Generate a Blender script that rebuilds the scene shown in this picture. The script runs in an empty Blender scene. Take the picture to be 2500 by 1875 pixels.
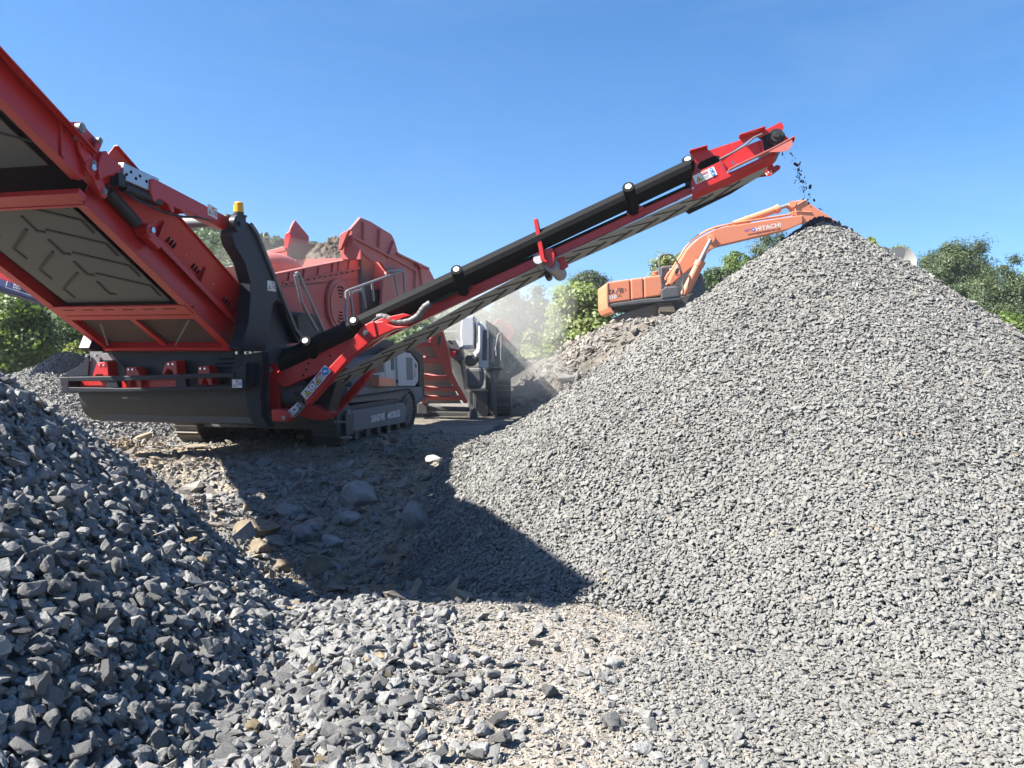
import bpy, bmesh, math, random
import numpy as np
from mathutils import Vector, Matrix
rnd = random.Random(7)
RNG = np.random.default_rng(11)
scene = bpy.context.scene
COL = scene.collection
R_ = math.radians

# ------------------------------------------------------------------ camera
FPX = 1888.0                                   # focal length in photo pixels (2500 wide)
CAM = Vector((0, 0, 1.6))
PITCH = math.atan(77.5 / FPX)
cam_data = bpy.data.cameras.new('camera')
cam_data.sensor_width = 36.0
cam_data.lens = 36.0 * FPX / 2500.0
cam_data.clip_start = 0.05
cam_data.clip_end = 3000
cam = bpy.data.objects.new('camera', cam_data)
cam.location = CAM
cam.rotation_euler = (math.pi / 2 - PITCH, 0, 0)
COL.objects.link(cam)
scene.camera = cam

# ------------------------------------------------------------------ sky and sun
SUN_EL = R_(45.5)
SUN_TO = Vector((-0.966, -0.26, 0)).normalized()
world = bpy.data.worlds.new("World")
scene.world = world
world.use_nodes = True
wn = world.node_tree
bg = wn.nodes['Background']
sky = wn.nodes.new('ShaderNodeTexSky')
sky.sky_type = 'NISHITA'
sky.sun_disc = False
sky.sun_elevation = SUN_EL
sky.sun_rotation = R_(255)
sky.altitude = 300
sky.air_density = 1.0
sky.dust_density = 0.5
sky.ozone_density = 4.0
tc = wn.nodes.new('ShaderNodeTexCoord')
va_ = wn.nodes.new('ShaderNodeVectorMath')
va_.operation = 'ADD'
va_.inputs[1].default_value = (0, 0, 0.08)           # a clear, dry horizon: no bright band low down
vn_ = wn.nodes.new('ShaderNodeVectorMath')
vn_.operation = 'NORMALIZE'
wn.links.new(tc.outputs['Generated'], va_.inputs[0])
wn.links.new(va_.outputs[0], vn_.inputs[0])
wn.links.new(vn_.outputs[0], sky.inputs[0])
hs = wn.nodes.new('ShaderNodeHueSaturation')
hs.inputs['Saturation'].default_value = 1.26
# faint high wisps of cloud
mp_ = wn.nodes.new('ShaderNodeMapping')
mp_.inputs['Scale'].default_value = (1.2, 1.6, 5.0)
mp_.inputs['Rotation'].default_value = (0.3, 0.5, 0.4)
cn_ = wn.nodes.new('ShaderNodeTexNoise')
cn_.inputs['Scale'].default_value = 2.2
cn_.inputs['Detail'].default_value = 7
cn_.inputs['Roughness'].default_value = 0.62
cn_.inputs['Distortion'].default_value = 0.8
cr_ = wn.nodes.new('ShaderNodeMapRange')
cr_.inputs['From Min'].default_value = 0.48
cr_.inputs['From Max'].default_value = 0.85
cr_.inputs['To Max'].default_value = 0.10
cm_ = wn.nodes.new('ShaderNodeMix')
cm_.data_type = 'RGBA'
cm_.inputs[7].default_value = (4.2, 4.6, 5.0, 1)
wn.links.new(tc.outputs['Generated'], mp_.inputs['Vector'])
wn.links.new(mp_.outputs[0], cn_.inputs['Vector'])
wn.links.new(cn_.outputs[0], cr_.inputs['Value'])
wn.links.new(cr_.outputs[0], cm_.inputs[0])
wn.links.new(sky.outputs[0], cm_.inputs[6])
wn.links.new(cm_.outputs[2], hs.inputs['Color'])
wn.links.new(hs.outputs[0], bg.inputs[0])
bg.inputs[1].default_value = 0.059
sun_data = bpy.data.lights.new('sun', 'SUN')
sun_data.energy = 5.0
sun_data.angle = R_(0.5)
sun_data.color = (1.0, 0.96, 0.89)
sun = bpy.data.objects.new('sun', sun_data)
sun.rotation_euler = Vector((SUN_TO.x * math.cos(SUN_EL), SUN_TO.y * math.cos(SUN_EL), math.sin(SUN_EL))).to_track_quat('Z', 'Y').to_euler()
sun.location = (-30, -10, 40)
COL.objects.link(sun)
scene.view_settings.view_transform = 'Standard'
scene.view_settings.look = 'None'
scene.view_settings.exposure = 1.95
scene.view_settings.gamma = 1.0
scene.render.engine = 'CYCLES'
scene.cycles.use_denoising = True
scene.cycles.max_bounces = 6
scene.cycles.diffuse_bounces = 3
scene.cycles.glossy_bounces = 3
scene.cycles.transmission_bounces = 4
scene.cycles.transparent_max_bounces = 8
scene.cycles.volume_bounces = 1
scene.cycles.sample_clamp_indirect = 8

# ------------------------------------------------------------------ small maths
_cp, _sp = math.cos(PITCH), math.sin(PITCH)
def ray(px, py):
    a, b = (px - 1250) / FPX, (937.5 - py) / FPX
    return Vector((a, _cp + b * _sp, -_sp + b * _cp))
def at(px, py, Y):
    d = ray(px, py)
    return CAM + d * (Y / d.y)
def project(P):
    """photo pixels of world points (n,3)"""
    P = np.asarray(P, float)
    x, y, z = P[..., 0], P[..., 1], P[..., 2] - 1.6
    d = y * _cp - z * _sp
    u = y * _sp + z * _cp
    d = np.maximum(d, 1e-3)
    return 1250 + FPX * x / d, 937.5 - FPX * u / d, d
def sstep(a, b, x):
    t = np.clip((x - a) / (b - a), 0, 1)
    return t * t * (3 - 2 * t)
def _hash(i, j, s):
    h = (i.astype(np.int64) * 374761393 + j.astype(np.int64) * 668265263 + s * 974634777) & 0xffffffff
    h = ((h ^ (h >> 13)) * 1274126177) & 0xffffffff
    return ((h ^ (h >> 16)) & 0xffff) / 65535.0
def vnoise(x, y, s=0):
    i, j = np.floor(x), np.floor(y)
    fx, fy = x - i, y - j
    fx, fy = fx * fx * (3 - 2 * fx), fy * fy * (3 - 2 * fy)
    a, b = _hash(i, j, s), _hash(i + 1, j, s)
    c, d = _hash(i, j + 1, s), _hash(i + 1, j + 1, s)
    return (a + (b - a) * fx) * (1 - fy) + (c + (d - c) * fx) * fy
def fbm(x, y, octv=4, s=0):
    t, amp, tot = 0, 1.0, 0
    for k in range(octv):
        t = t + amp * (vnoise(x * 2 ** k, y * 2 ** k, s + 17 * k) - 0.5)
        tot += amp
        amp *= 0.5
    return t / tot * 2

# ------------------------------------------------------------------ materials
MATS = {}
def nodes_of(name):
    m = bpy.data.materials.new(name)
    m.use_nodes = True
    nt = m.node_tree
    return m, nt, nt.nodes['Principled BSDF']
def N(nt, kind, **kw):
    n = nt.nodes.new(kind)
    for k, v in kw.items():
        if k.startswith('in_'):
            key = k[3:]
            n.inputs[int(key) if key.isdigit() else key.replace('_', ' ')].default_value = v
        else:
            setattr(n, k, v)
    return n
def L(nt, a, b):
    nt.links.new(a, b)
def mixrgb(nt, fac, a, b, blend='MIX'):
    n = N(nt, 'ShaderNodeMix', data_type='RGBA', blend_type=blend)
    for s, v in ((n.inputs[0], fac), (n.inputs[6], a), (n.inputs[7], b)):
        if hasattr(v, 'is_output'):
            L(nt, v, s)
        elif isinstance(v, (int, float)):
            s.default_value = v
        else:
            s.default_value = (*v, 1) if len(v) == 3 else v
    return n.outputs[2]
def ramp(nt, src, stops):
    n = N(nt, 'ShaderNodeValToRGB')
    cr = n.color_ramp
    while len(cr.elements) < len(stops):
        cr.elements.new(0.5)
    for e, (p, c) in zip(cr.elements, stops):
        e.position = p
        e.color = (*c, 1) if not isinstance(c, (int, float)) else (c, c, c, 1)
    L(nt, src, n.inputs[0])
    return n.outputs[0]
def objco(nt):
    return N(nt, 'ShaderNodeTexCoord').outputs['Object']
def noise(nt, scale, detail=4, rough=0.6, co=None, dist=0.0):
    n = N(nt, 'ShaderNodeTexNoise')
    n.inputs['Scale'].default_value = scale
    n.inputs['Detail'].default_value = detail
    n.inputs['Roughness'].default_value = rough
    n.inputs['Distortion'].default_value = dist
    if co is None:
        co = objco(nt)
    L(nt, co, n.inputs['Vector'])
    return n.outputs[0]
def bump(nt, bsdf, height, strength=0.3, distance=0.02):
    b = N(nt, 'ShaderNodeBump')
    b.inputs['Strength'].default_value = strength
    b.inputs['Distance'].default_value = distance
    L(nt, height, b.inputs['Height'])
    L(nt, b.outputs[0], bsdf.inputs['Normal'])
def paint(name, col, rough=0.42, dust=0.25, dustcol=(0.30, 0.26, 0.22), metal=0.0, scratch=0.15, settle=1.0):
    """painted or bare sheet metal: colour, patchy dust, a few darker scuffs"""
    col = tuple(x * .78 for x in col)
    dustcol = tuple(x * .78 for x in dustcol)
    m, nt, b = nodes_of(name)
    co = objco(nt)
    n1 = noise(nt, 1.7, 6, 0.65, co)
    n2 = noise(nt, 11, 5, 0.7, co)
    f1 = ramp(nt, n1, [(0.36, 0.0), (0.72, 1.0)])
    f2 = ramp(nt, n2, [(0.4, 0.25), (0.75, 1.0)])
    mul = N(nt, 'ShaderNodeMath', operation='MULTIPLY')
    L(nt, f1, mul.inputs[0]); L(nt, f2, mul.inputs[1])
    add = N(nt, 'ShaderNodeMath', operation='MULTIPLY_ADD')
    add.inputs[1].default_value = dust
    add.inputs[2].default_value = dust * 0.3
    L(nt, mul.outputs[0], add.inputs[0])
    c = mixrgb(nt, add.outputs[0], col, dustcol)
    # settled dust on upward faces
    ge = N(nt, 'ShaderNodeNewGeometry')
    sx_ = N(nt, 'ShaderNodeSeparateXYZ')
    L(nt, ge.outputs['Normal'], sx_.inputs[0])
    up_ = ramp(nt, sx_.outputs[2], [(0.45, 0.0), (0.95, 1.0)])
    mu2 = N(nt, 'ShaderNodeMath', operation='MULTIPLY')
    L(nt, up_, mu2.inputs[0]); L(nt, ramp(nt, n2, [(0.3, 0.15 * settle), (0.7, min(0.75, 0.25 + dust * 1.5) * settle)]), mu2.inputs[1])
    c = mixrgb(nt, mu2.outputs[0], c, (0.26, 0.235, 0.205))
    n3 = noise(nt, 26, 3, 0.5, co)
    f3 = ramp(nt, n3, [(0.60, 0.0), (0.70, scratch)])
    c = mixrgb(nt, f3, c, tuple(x * 0.35 for x in col))
    L(nt, c, b.inputs['Base Color'])
    r = N(nt, 'ShaderNodeMath', operation='MULTIPLY_ADD')
    r.inputs[1].default_value = 0.45
    r.inputs[2].default_value = rough
    L(nt, add.outputs[0], r.inputs[0])
    L(nt, r.outputs[0], b.inputs['Roughness'])
    b.inputs['Metallic'].default_value = metal
    bump(nt, b, n2, 0.06, 0.01)
    MATS[name] = m
    return m
def plain(name, col, rough=0.6, metal=0.0, spec=0.5):
    col = tuple(x * .80 for x in col)
    m, nt, b = nodes_of(name)
    n1 = noise(nt, 14, 4)
    c = mixrgb(nt, ramp(nt, n1, [(0.3, 0.0), (0.75, 0.35)]), col, tuple(x * 0.7 + 0.02 for x in col))
    L(nt, c, b.inputs['Base Color'])
    b.inputs['Roughness'].default_value = rough
    b.inputs['Metallic'].default_value = metal
    b.inputs['Specular IOR Level'].default_value = spec
    MATS[name] = m
    return m
paint('red_paint', (0.50, 0.014, 0.013), 0.38, 0.045, (0.26, 0.14, 0.11), scratch=0.3, settle=.55)
paint('dusty_red_paint', (0.52, 0.058, 0.050), 0.5, 0.26, (0.40, 0.27, 0.22))
paint('faded_and_lit_red', (0.54, 0.105, 0.085), 0.55, 0.30, (0.42, 0.30, 0.26))
paint('navy_paint', (0.014, 0.016, 0.024), 0.42, 0.12, (0.08, 0.075, 0.07))
paint('apron_metal', (0.017, 0.018, 0.021), 0.5, 0.32, (0.085, 0.08, 0.072))
paint('blue_paint', (0.02, 0.035, 0.17), 0.4, 0.1)
paint('orange_paint', (0.76, 0.24, 0.115), 0.45, 0.15, (0.5, 0.34, 0.26))
paint('charcoal_paint', (0.075, 0.078, 0.085), 0.5, 0.25)
paint('grey_cabinet', (0.50, 0.50, 0.50), 0.45, 0.25, (0.33, 0.31, 0.30))
paint('grey_frame', (0.15, 0.15, 0.16), 0.55, 0.4, (0.24, 0.22, 0.20))
paint('galvanised_steel', (0.50, 0.53, 0.57), 0.35, 0.12, metal=0.75)
paint('dull_steel', (0.30, 0.30, 0.31), 0.5, 0.25, metal=0.4)
paint('dark_steel', (0.06, 0.058, 0.058), 0.55, 0.35, (0.16, 0.14, 0.12))
paint('track_steel', (0.10, 0.085, 0.07), 0.65, 0.75, (0.34, 0.27, 0.19))
paint('pale_belt_rubber', (0.36, 0.345, 0.315), 0.85, 0.3, (0.3, 0.28, 0.25), scratch=0.05)
paint('belt_rubber', (0.145, 0.14, 0.128), 0.85, 0.35, (0.25, 0.23, 0.19), scratch=0.05)
paint('black_rubber', (0.012, 0.012, 0.014), 0.55, 0.12, (0.06, 0.055, 0.05), settle=.3)
paint('cover_rubber', (0.010, 0.010, 0.011), 0.75, 0.05, (0.03, 0.028, 0.026), settle=0.0)
paint('cleat_rubber', (0.035, 0.033, 0.03), 0.8, 0.2)
paint('dusty_brown_wall', (0.27, 0.13, 0.10), 0.7, 0.6, (0.24, 0.19, 0.16))
plain('white_vinyl', (0.72, 0.72, 0.70), 0.5)
plain('black_ink', (0.015, 0.015, 0.015), 0.5)
plain('grey_ink', (0.32, 0.32, 0.34), 0.5)
plain('red_ink', (0.55, 0.02, 0.02), 0.5)
plain('dark_red_ink', (0.17, 0.025, 0.02), 0.5)
plain('yellow_ink', (0.80, 0.52, 0.02), 0.5)
plain('blue_ink', (0.02, 0.16, 0.52), 0.5)
plain('purple_ink', (0.16, 0.10, 0.45), 0.5)
plain('white_paint', (0.78, 0.78, 0.77), 0.45)
plain('light_grey_paint', (0.60, 0.61, 0.62), 0.5)
plain('amber_plastic', (0.85, 0.40, 0.01), 0.18)
plain('black_hole', (0.006, 0.006, 0.007), 0.9, spec=0.1)
plain('chrome', (0.6, 0.6, 0.62), 0.18, metal=0.9)
plain('dish_plastic', (0.52, 0.49, 0.44), 0.6)
m, nt, b = nodes_of('cab_glass')
b.inputs['Base Color'].default_value = (0.05, 0.06, 0.07, 1)
b.inputs['Roughness'].default_value = 0.08
b.inputs['Transmission Weight'].default_value = 0.35
MATS['cab_glass'] = m
MATS['navy_paint'].node_tree.nodes['Principled BSDF'].inputs['Specular IOR Level'].default_value = 0.25
MATS['cover_rubber'].node_tree.nodes['Principled BSDF'].inputs['Specular IOR Level'].default_value = 0.12

# ------------------------------------------------------------------ mesh builder
def norm(v):
    v = Vector(v)
    return v.normalized() if v.length > 1e-9 else Vector((0, 0, 1))
class MB:
    def __init__(s):
        s.v, s.f, s.m, s.cur = [], [], [], 0
    def mat(s, i):
        s.cur = i
        return s
    def add(s, vs, fs):
        o = len(s.v)
        s.v += [tuple(p) for p in vs]
        for f in fs:
            s.f.append([o + i for i in f])
            s.m.append(s.cur)
        return s
    def prism(s, pts, vec):
        n = len(pts)
        vec = Vector(vec)
        a = [Vector(p) for p in pts]
        b = [p + vec for p in a]
        fs = [list(range(n))[::-1], [n + i for i in range(n)]]
        fs += [[i, (i + 1) % n, n + (i + 1) % n, n + i] for i in range(n)]
        return s.add(a + b, fs)
    def loft(s, A, B):
        n = len(A)
        fs = [list(range(n))[::-1], [n + i for i in range(n)]]
        fs += [[i, (i + 1) % n, n + (i + 1) % n, n + i] for i in range(n)]
        return s.add(list(A) + list(B), fs)
    def box(s, c, size, ax=None):
        c = Vector(c)
        ax = ax or (Vector((1, 0, 0)), Vector((0, 1, 0)), Vector((0, 0, 1)))
        h = [Vector(a) * (d / 2) for a, d in zip(ax, size)]
        vs = [c + h[0] * i + h[1] * j + h[2] * k for k in (-1, 1) for j in (-1, 1) for i in (-1, 1)]
        return s.add(vs, [(0, 2, 3, 1), (4, 5, 7, 6), (0, 1, 5, 4), (2, 6, 7, 3), (0, 4, 6, 2), (1, 3, 7, 5)])
    def bar(s, p0, p1, w, h, up=(0, 0, 1)):
        p0, p1 = Vector(p0), Vector(p1)
        d = norm(p1 - p0)
        side = norm(d.cross(Vector(up)))
        u = side.cross(d)
        return s.box((p0 + p1) / 2, ((p1 - p0).length, w, h), (d, side, u))
    def cyl(s, p0, p1, r, n=16, r2=None, caps=True):
        p0, p1 = Vector(p0), Vector(p1)
        r2 = r if r2 is None else r2
        d = norm(p1 - p0)
        a = norm(d.cross(Vector((0, 0, 1)) if abs(d.z) < 0.9 else Vector((1, 0, 0))))
        b = d.cross(a)
        vs = []
        for p, rr in ((p0, r), (p1, r2)):
            vs += [p + (a * math.cos(t) + b * math.sin(t)) * rr for t in [2 * math.pi * i / n for i in range(n)]]
        fs = [[i, (i + 1) % n, n + (i + 1) % n, n + i] for i in range(n)]
        if caps:
            fs += [list(range(n))[::-1], [n + i for i in range(n)]]
        return s.add(vs, fs)
    def tube(s, path, r, n=8):
        path = [Vector(p) for p in path]
        rings = []
        a = None
        for i, p in enumerate(path):
            d = norm(path[min(i + 1, len(path) - 1)] - path[max(i - 1, 0)])
            if a is None:
                a = norm(d.cross(Vector((0, 0, 1)) if abs(d.z) < 0.9 else Vector((1, 0, 0))))
            a = norm(a - d * a.dot(d))
            b = d.cross(a)
            rr = r[i] if isinstance(r, (list, tuple)) else r
            rings.append([p + (a * math.cos(t) + b * math.sin(t)) * rr for t in [2 * math.pi * k / n for k in range(n)]])
        vs = [q for g in rings for q in g]
        fs = []
        for i in range(len(path) - 1):
            fs += [[i * n + k, i * n + (k + 1) % n, (i + 1) * n + (k + 1) % n, (i + 1) * n + k] for k in range(n)]
        fs += [list(range(n))[::-1], [(len(path) - 1) * n + k for k in range(n)]]
        return s.add(vs, fs)
    def sheet(s, rows, th):
        """rows: list of polylines (same length); a solid sheet of thickness vector th"""
        nr, nc = len(rows), len(rows[0])
        th = Vector(th)
        A = [Vector(p) for r in rows for p in r]
        B = [p + th for p in A]
        k = nr * nc
        fs = []
        for i in range(nr - 1):
            for j in range(nc - 1):
                q = [i * nc + j, i * nc + j + 1, (i + 1) * nc + j + 1, (i + 1) * nc + j]
                fs.append(q)
                fs.append([k + x for x in q[::-1]])
        edge = [(0, j) for j in range(nc)] + [(i, nc - 1) for i in range(1, nr)] + [(nr - 1, j) for j in range(nc - 2, -1, -1)] + [(i, 0) for i in range(nr - 2, 0, -1)]
        e = [i * nc + j for i, j in edge]
        fs += [[e[i], e[(i + 1) % len(e)], k + e[(i + 1) % len(e)], k + e[i]] for i in range(len(e))]
        return s.add(A + B, fs)
    def sphere(s, c, r, nu=16, nv=10, scale=(1, 1, 1)):
        c = Vector(c)
        vs = [c + Vector((0, 0, r * scale[2]))]
        for j in range(1, nv):
            t = math.pi * j / nv
            vs += [c + Vector((r * scale[0] * math.sin(t) * math.cos(p), r * scale[1] * math.sin(t) * math.sin(p), r * scale[2] * math.cos(t))) for p in [2 * math.pi * i / nu for i in range(nu)]]
        vs.append(c - Vector((0, 0, r * scale[2])))
        fs = [[0, 1 + i, 1 + (i + 1) % nu] for i in range(nu)]
        for j in range(nv - 2):
            fs += [[1 + j * nu + i, 1 + (j + 1) * nu + i, 1 + (j + 1) * nu + (i + 1) % nu, 1 + j * nu + (i + 1) % nu] for i in range(nu)]
        k = 1 + (nv - 2) * nu
        fs += [[k + i, len(vs) - 1, k + (i + 1) % nu] for i in range(nu)]
        return s.add(vs, fs)
    def build(s, name, mats, parent=None, bevel=0.0, smooth=False, recalc=True, label=None):
        me = bpy.data.meshes.new(name)
        me.from_pydata(s.v, [], s.f)
        if isinstance(mats, str):
            mats = [mats]
        for q in mats:
            me.materials.append(MATS[q])
        if len(mats) > 1:
            me.polygons.foreach_set('material_index', s.m)
        if recalc:
            bm = bmesh.new()
            bm.from_mesh(me)
            bmesh.ops.recalc_face_normals(bm, faces=bm.faces)
            bm.to_mesh(me)
            bm.free()
        if smooth:
            me.polygons.foreach_set('use_smooth', [True] * len(me.polygons))
            me.set_sharp_from_angle(angle=R_(35))
        me.update()
        o = bpy.data.objects.new(name, me)
        COL.objects.link(o)
        if parent is not None:
            o.parent = parent
        if bevel:
            mo = o.modifiers.new('bevel', 'BEVEL')
            mo.width = bevel
            mo.segments = 2
            mo.limit_method = 'ANGLE'
            mo.angle_limit = R_(40)
        if label:
            o['label'] = label
        return o
def thing(name, label, cat, loc=(0, 0, 0), rotz=0, group=None):
    o = bpy.data.objects.new(name, None)
    o.location = loc
    o.rotation_euler = (0, 0, rotz)
    o.empty_display_size = 0.3
    COL.objects.link(o)
    tag(o, label, cat, group)
    return o
def tag(o, label=None, cat=None, group=None, kind=None):
    for k, v in (('label', label), ('category', cat), ('group', group), ('kind', kind)):
        if v:
            o[k] = v
    return o

# flat lettering and decals -------------------------------------------------
_tcache = {}
def text_geo(txt, bold=0.0):
    key = (txt, bold)
    if key not in _tcache:
        cu = bpy.data.curves.new('lettering_source', 'FONT')
        cu.body = txt
        cu.size = 1
        cu.offset = bold
        cu.resolution_u = 3
        o = bpy.data.objects.new('lettering_source', cu)
        COL.objects.link(o)
        dg = bpy.context.evaluated_depsgraph_get()
        me = bpy.data.meshes.new_from_object(o.evaluated_get(dg))
        vs = [tuple(v.co) for v in me.vertices]
        fs = [list(p.vertices) for p in me.polygons]
        bpy.data.objects.remove(o)
        bpy.data.curves.remove(cu)
        bpy.data.meshes.remove(me)
        x0 = min(v[0] for v in vs); x1 = max(v[0] for v in vs)
        y0 = min(v[1] for v in vs); y1 = max(v[1] for v in vs)
        _tcache[key] = ([((v[0] - x0) / (x1 - x0), (v[1] - y0) / (y1 - y0)) for v in vs], fs)
    return _tcache[key]
class Decal:
    """flat marks on a plane: origin o (lower left), ex, ey unit vectors, en towards the viewer; sizes in metres"""
    def __init__(s, o, ex, ey, lift=0.004):
        s.o, s.ex, s.ey = Vector(o), norm(ex), norm(ey)
        s.en = norm(s.ex.cross(s.ey))
        s.mb, s.mats, s.lift, s.k = MB(), [], lift, 0
    def P(s, x, y):
        return s.o + s.ex * x + s.ey * y + s.en * (s.lift + 0.0012 * s.k)
    def _m(s, m):
        if m not in s.mats:
            s.mats.append(m)
        s.mb.mat(s.mats.index(m))
    def poly(s, pts, m):
        s._m(m)
        s.mb.add([s.P(x, y) for x, y in pts], [list(range(len(pts)))])
        s.k += 1
        return s
    def rect(s, x, y, w, h, m):
        return s.poly([(x, y), (x + w, y), (x + w, y + h), (x, y + h)], m)
    def disc(s, x, y, r, m, n=20):
        return s.poly([(x + r * math.cos(2 * math.pi * i / n), y + r * math.sin(2 * math.pi * i / n)) for i in range(n)], m)
    def warn(s, x, y, w):
        s.poly([(x, y), (x + w, y), (x + w / 2, y + w * .88)], 'black_ink')
        s.poly([(x + w * .14, y + w * .08), (x + w * .86, y + w * .08), (x + w / 2, y + w * .70)], 'yellow_ink')
        return s.poly([(x + w * .44, y + w * .15), (x + w * .62, y + w * .18), (x + w * .5, y + w * .5), (x + w * .40, y + w * .3)], 'black_ink')
    def text(s, txt, x, y, w, h, m, bold=0.0):
        vs, fs = text_geo(txt, bold)
        s._m(m)
        s.mb.add([s.P(x + a * w, y + b * h) for a, b in vs], fs)
        s.k += 1
        return s
    def lines(s, x, y, w, h, n, m='grey_ink'):
        s._m(m)
        for i in range(n):
            yy = y + h * (i + .25) / n
            ww = w * (1 if i else .7)
            s.mb.add([s.P(x, yy), s.P(x + ww, yy), s.P(x + ww, yy + h / n * .45), s.P(x, yy + h / n * .45)], [[0, 1, 2, 3]])
        s.k += 1
        return s
    def build(s, name, parent):
        return s.mb.build(name, s.mats, parent, recalc=False)
def danger(d, w, h, discs=1, header='red_ink'):
    """a white warning label: triangle, red DANGER bar, small print, blue discs"""
    d.rect(0, 0, w, h, 'white_vinyl')
    d.warn(w * .05, h * .12, min(h * .75, w * .3))
    d.rect(w * .36, h * .66, w * .3, h * .24, header)
    d.text('DANGER', w * .38, h * .70, w * .26, h * .16, 'white_vinyl')
    d.lines(w * .36, h * .10, w * .3, h * .5, 4)
    for i in range(discs):
        y = h * .5 if discs == 1 else h * (.28 + .46 * i)
        r = min(h * (.36 if discs == 1 else .2), w * .13)
        d.disc(w * .84, y, r, 'blue_ink')
        d.disc(w * .84, y, r * .4, 'white_vinyl')
    return d
# ------------------------------------------------------------------ ground and pile heights
APEX = (3.65, 9.2)
FINE_H = 3.29
def fine_radius(az):
    """foot radius of the fine gravel cone by direction (degrees, 0 = +x, 90 = away)"""
    k = np.array([-180, -166, -147, -125, -104, -60, -38, 0, 60, 120, 180.])
    v = np.array([4.62, 4.82, 5.5, 5.45, 5.5, 4.9, 4.35, 4.2, 4.5, 4.6, 4.62])
    return np.interp(az, k, v)
def softplus(t, w):
    return w * np.logaddexp(0, t / w)
def fine_h(x, y):
    dx, dy = x - APEX[0], y - APEX[1]
    r = np.sqrt(dx * dx + dy * dy + 0.004)
    az = np.degrees(np.arctan2(dy, dx))
    R = fine_radius(az)
    z = FINE_H * (1 - r / R) + 0.05 * fbm(x * .9, y * .9, 3, 5) * np.clip(r, 0, 1)
    return softplus(z, 0.10)
COARSE_C = (-6.0, 3.5)
COARSE_H, COARSE_R = 4.14, 4.80
def coarse_h(x, y):
    dx, dy = x - COARSE_C[0], y - COARSE_C[1]
    r = np.sqrt(dx * dx + dy * dy + 0.05)
    z = COARSE_H * (1 - r / COARSE_R) + 0.10 * fbm(x * .8, y * .8, 3, 9)
    return softplus(z, 0.12)
def ground_h(x, y):
    z = 0.02 * fbm(x * .7, y * .7, 4, 1)
    pad = sstep(8.3, 10.2, y) * sstep(2.0, 0.0, x) * sstep(-14, -9, x)
    z = z + 0.13 * pad * (1 - sstep(14, 18, y))
    z = z - 0.55 * np.exp(-((x + 1.5) / 1.35) ** 2 - ((y - 6.9) / 1.35) ** 2) + 0.10 * np.exp(-((x + 1.2) / 1.0) ** 2 - ((y - 9.4) / .6) ** 2)
    rough = sstep(4.6, 6, y) * (1 - sstep(12, 16, y)) * (1 - .85 * sstep(9.6, 11, y) * sstep(-7.5, -6, x) * (1 - sstep(-1.6, -.4, x)))
    z = z + rough * (0.17 * fbm(x * 1.5, y * 1.5, 5, 3) + 0.035 * fbm(x * 6, y * 6, 3, 4))
    z = z + 0.012 * fbm(x * 9, y * 9, 3, 2) * (1 - sstep(15, 25, y))
    bank = sstep(-0.9, 4.2, x + 0.5 * fbm(x * .5, y * .5, 3, 6)) * sstep(17.5, 24.5, y + fbm(x * .6, y * .6, 3, 7))
    bank = bank * (1 - sstep(9.0, 13.0, x))
    z = z + bank * (2.55 + 0.35 * fbm(x * .45, y * .45, 4, 8) + .12 * fbm(x * 2, y * 2, 3, 12))
    return z
def hill_h(x, y):
    h = np.interp(x, [-150, -90, -60, -52, -38, -27, -11, -4, 8, 20], [10, 17, 21.5, 21, 16.6, 12.6, 7.4, 5.2, 1.2, 0])
    return h * np.exp(-((y - 112) / 27.) ** 2) * (1 + .06 * fbm(x * .05, y * .05, 3, 21))
def land_h(x, y):
    return ground_h(x, y) + hill_h(x, y)
def ground_hit(px, py, hfun=None, y0=1.5, y1=60.0):
    """where a line of sight of the photo meets the ground"""
    hfun = hfun or ground_h
    d = ray(px, py)
    t = np.linspace(y0, y1, 6000)
    X = d.x / d.y * t
    Z = 1.6 + d.z / d.y * t
    below = np.nonzero(Z < hfun(X, t))[0]
    i = below[0] if len(below) else len(t) - 1
    return Vector((X[i], t[i], float(hfun(X[i:i + 1], t[i:i + 1])[0])))

def grid_mesh(name, X, Y, Z, mats, kind=None, parent=None, smooth=True):
    nr, nc = X.shape
    me = bpy.data.meshes.new(name)
    co = np.stack([X, Y, Z], -1).reshape(-1, 3).astype(np.float32)
    idx = np.arange(nr * nc).reshape(nr, nc)
    q = np.stack([idx[:-1, :-1], idx[:-1, 1:], idx[1:, 1:], idx[1:, :-1]], -1).reshape(-1, 4)
    me.vertices.add(len(co)); me.vertices.foreach_set('co', co.ravel())
    me.loops.add(q.size); me.loops.foreach_set('vertex_index', q.ravel().astype(np.int32))
    me.polygons.add(len(q)); me.polygons.foreach_set('loop_start', np.arange(0, q.size, 4, dtype=np.int32))
    me.update(calc_edges=True)
    me.polygons.foreach_set('use_smooth', np.full(len(q), smooth))
    for k in mats:
        me.materials.append(MATS[k])
    o = bpy.data.objects.new(name, me)
    COL.objects.link(o)
    if kind:
        o['kind'] = kind
    if parent:
        o.parent = parent
    return o

# dirt: pale quarry dust, tan earth further back, small stones in the surface
m, nt, b = nodes_of('quarry_dirt')
co = objco(nt)
n_big = noise(nt, 0.55, 5, 0.6, co)
n_mid = noise(nt, 3.0, 6, 0.65, co)
n_fine = noise(nt, 24, 5, 0.7, co)
c = ramp(nt, n_mid, [(0.3, (0.169, 0.144, 0.112)), (0.5, (0.245, 0.223, 0.191)), (0.7, (0.302, 0.284, 0.256))])
c = mixrgb(nt, ramp(nt, n_big, [(0.46, 0.0), (0.66, 0.75)]), c, (0.238, 0.180, 0.112))
c = mixrgb(nt, ramp(nt, noise(nt, 1.1, 4, 0.6, co), [(0.60, 0.0), (0.72, 0.8)]), c, (0.259, 0.158, 0.072))
vor = N(nt, 'ShaderNodeTexVoronoi')
vor.inputs['Scale'].default_value = 22
L(nt, co, vor.inputs['Vector'])
sep = N(nt, 'ShaderNodeSeparateColor')
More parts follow.
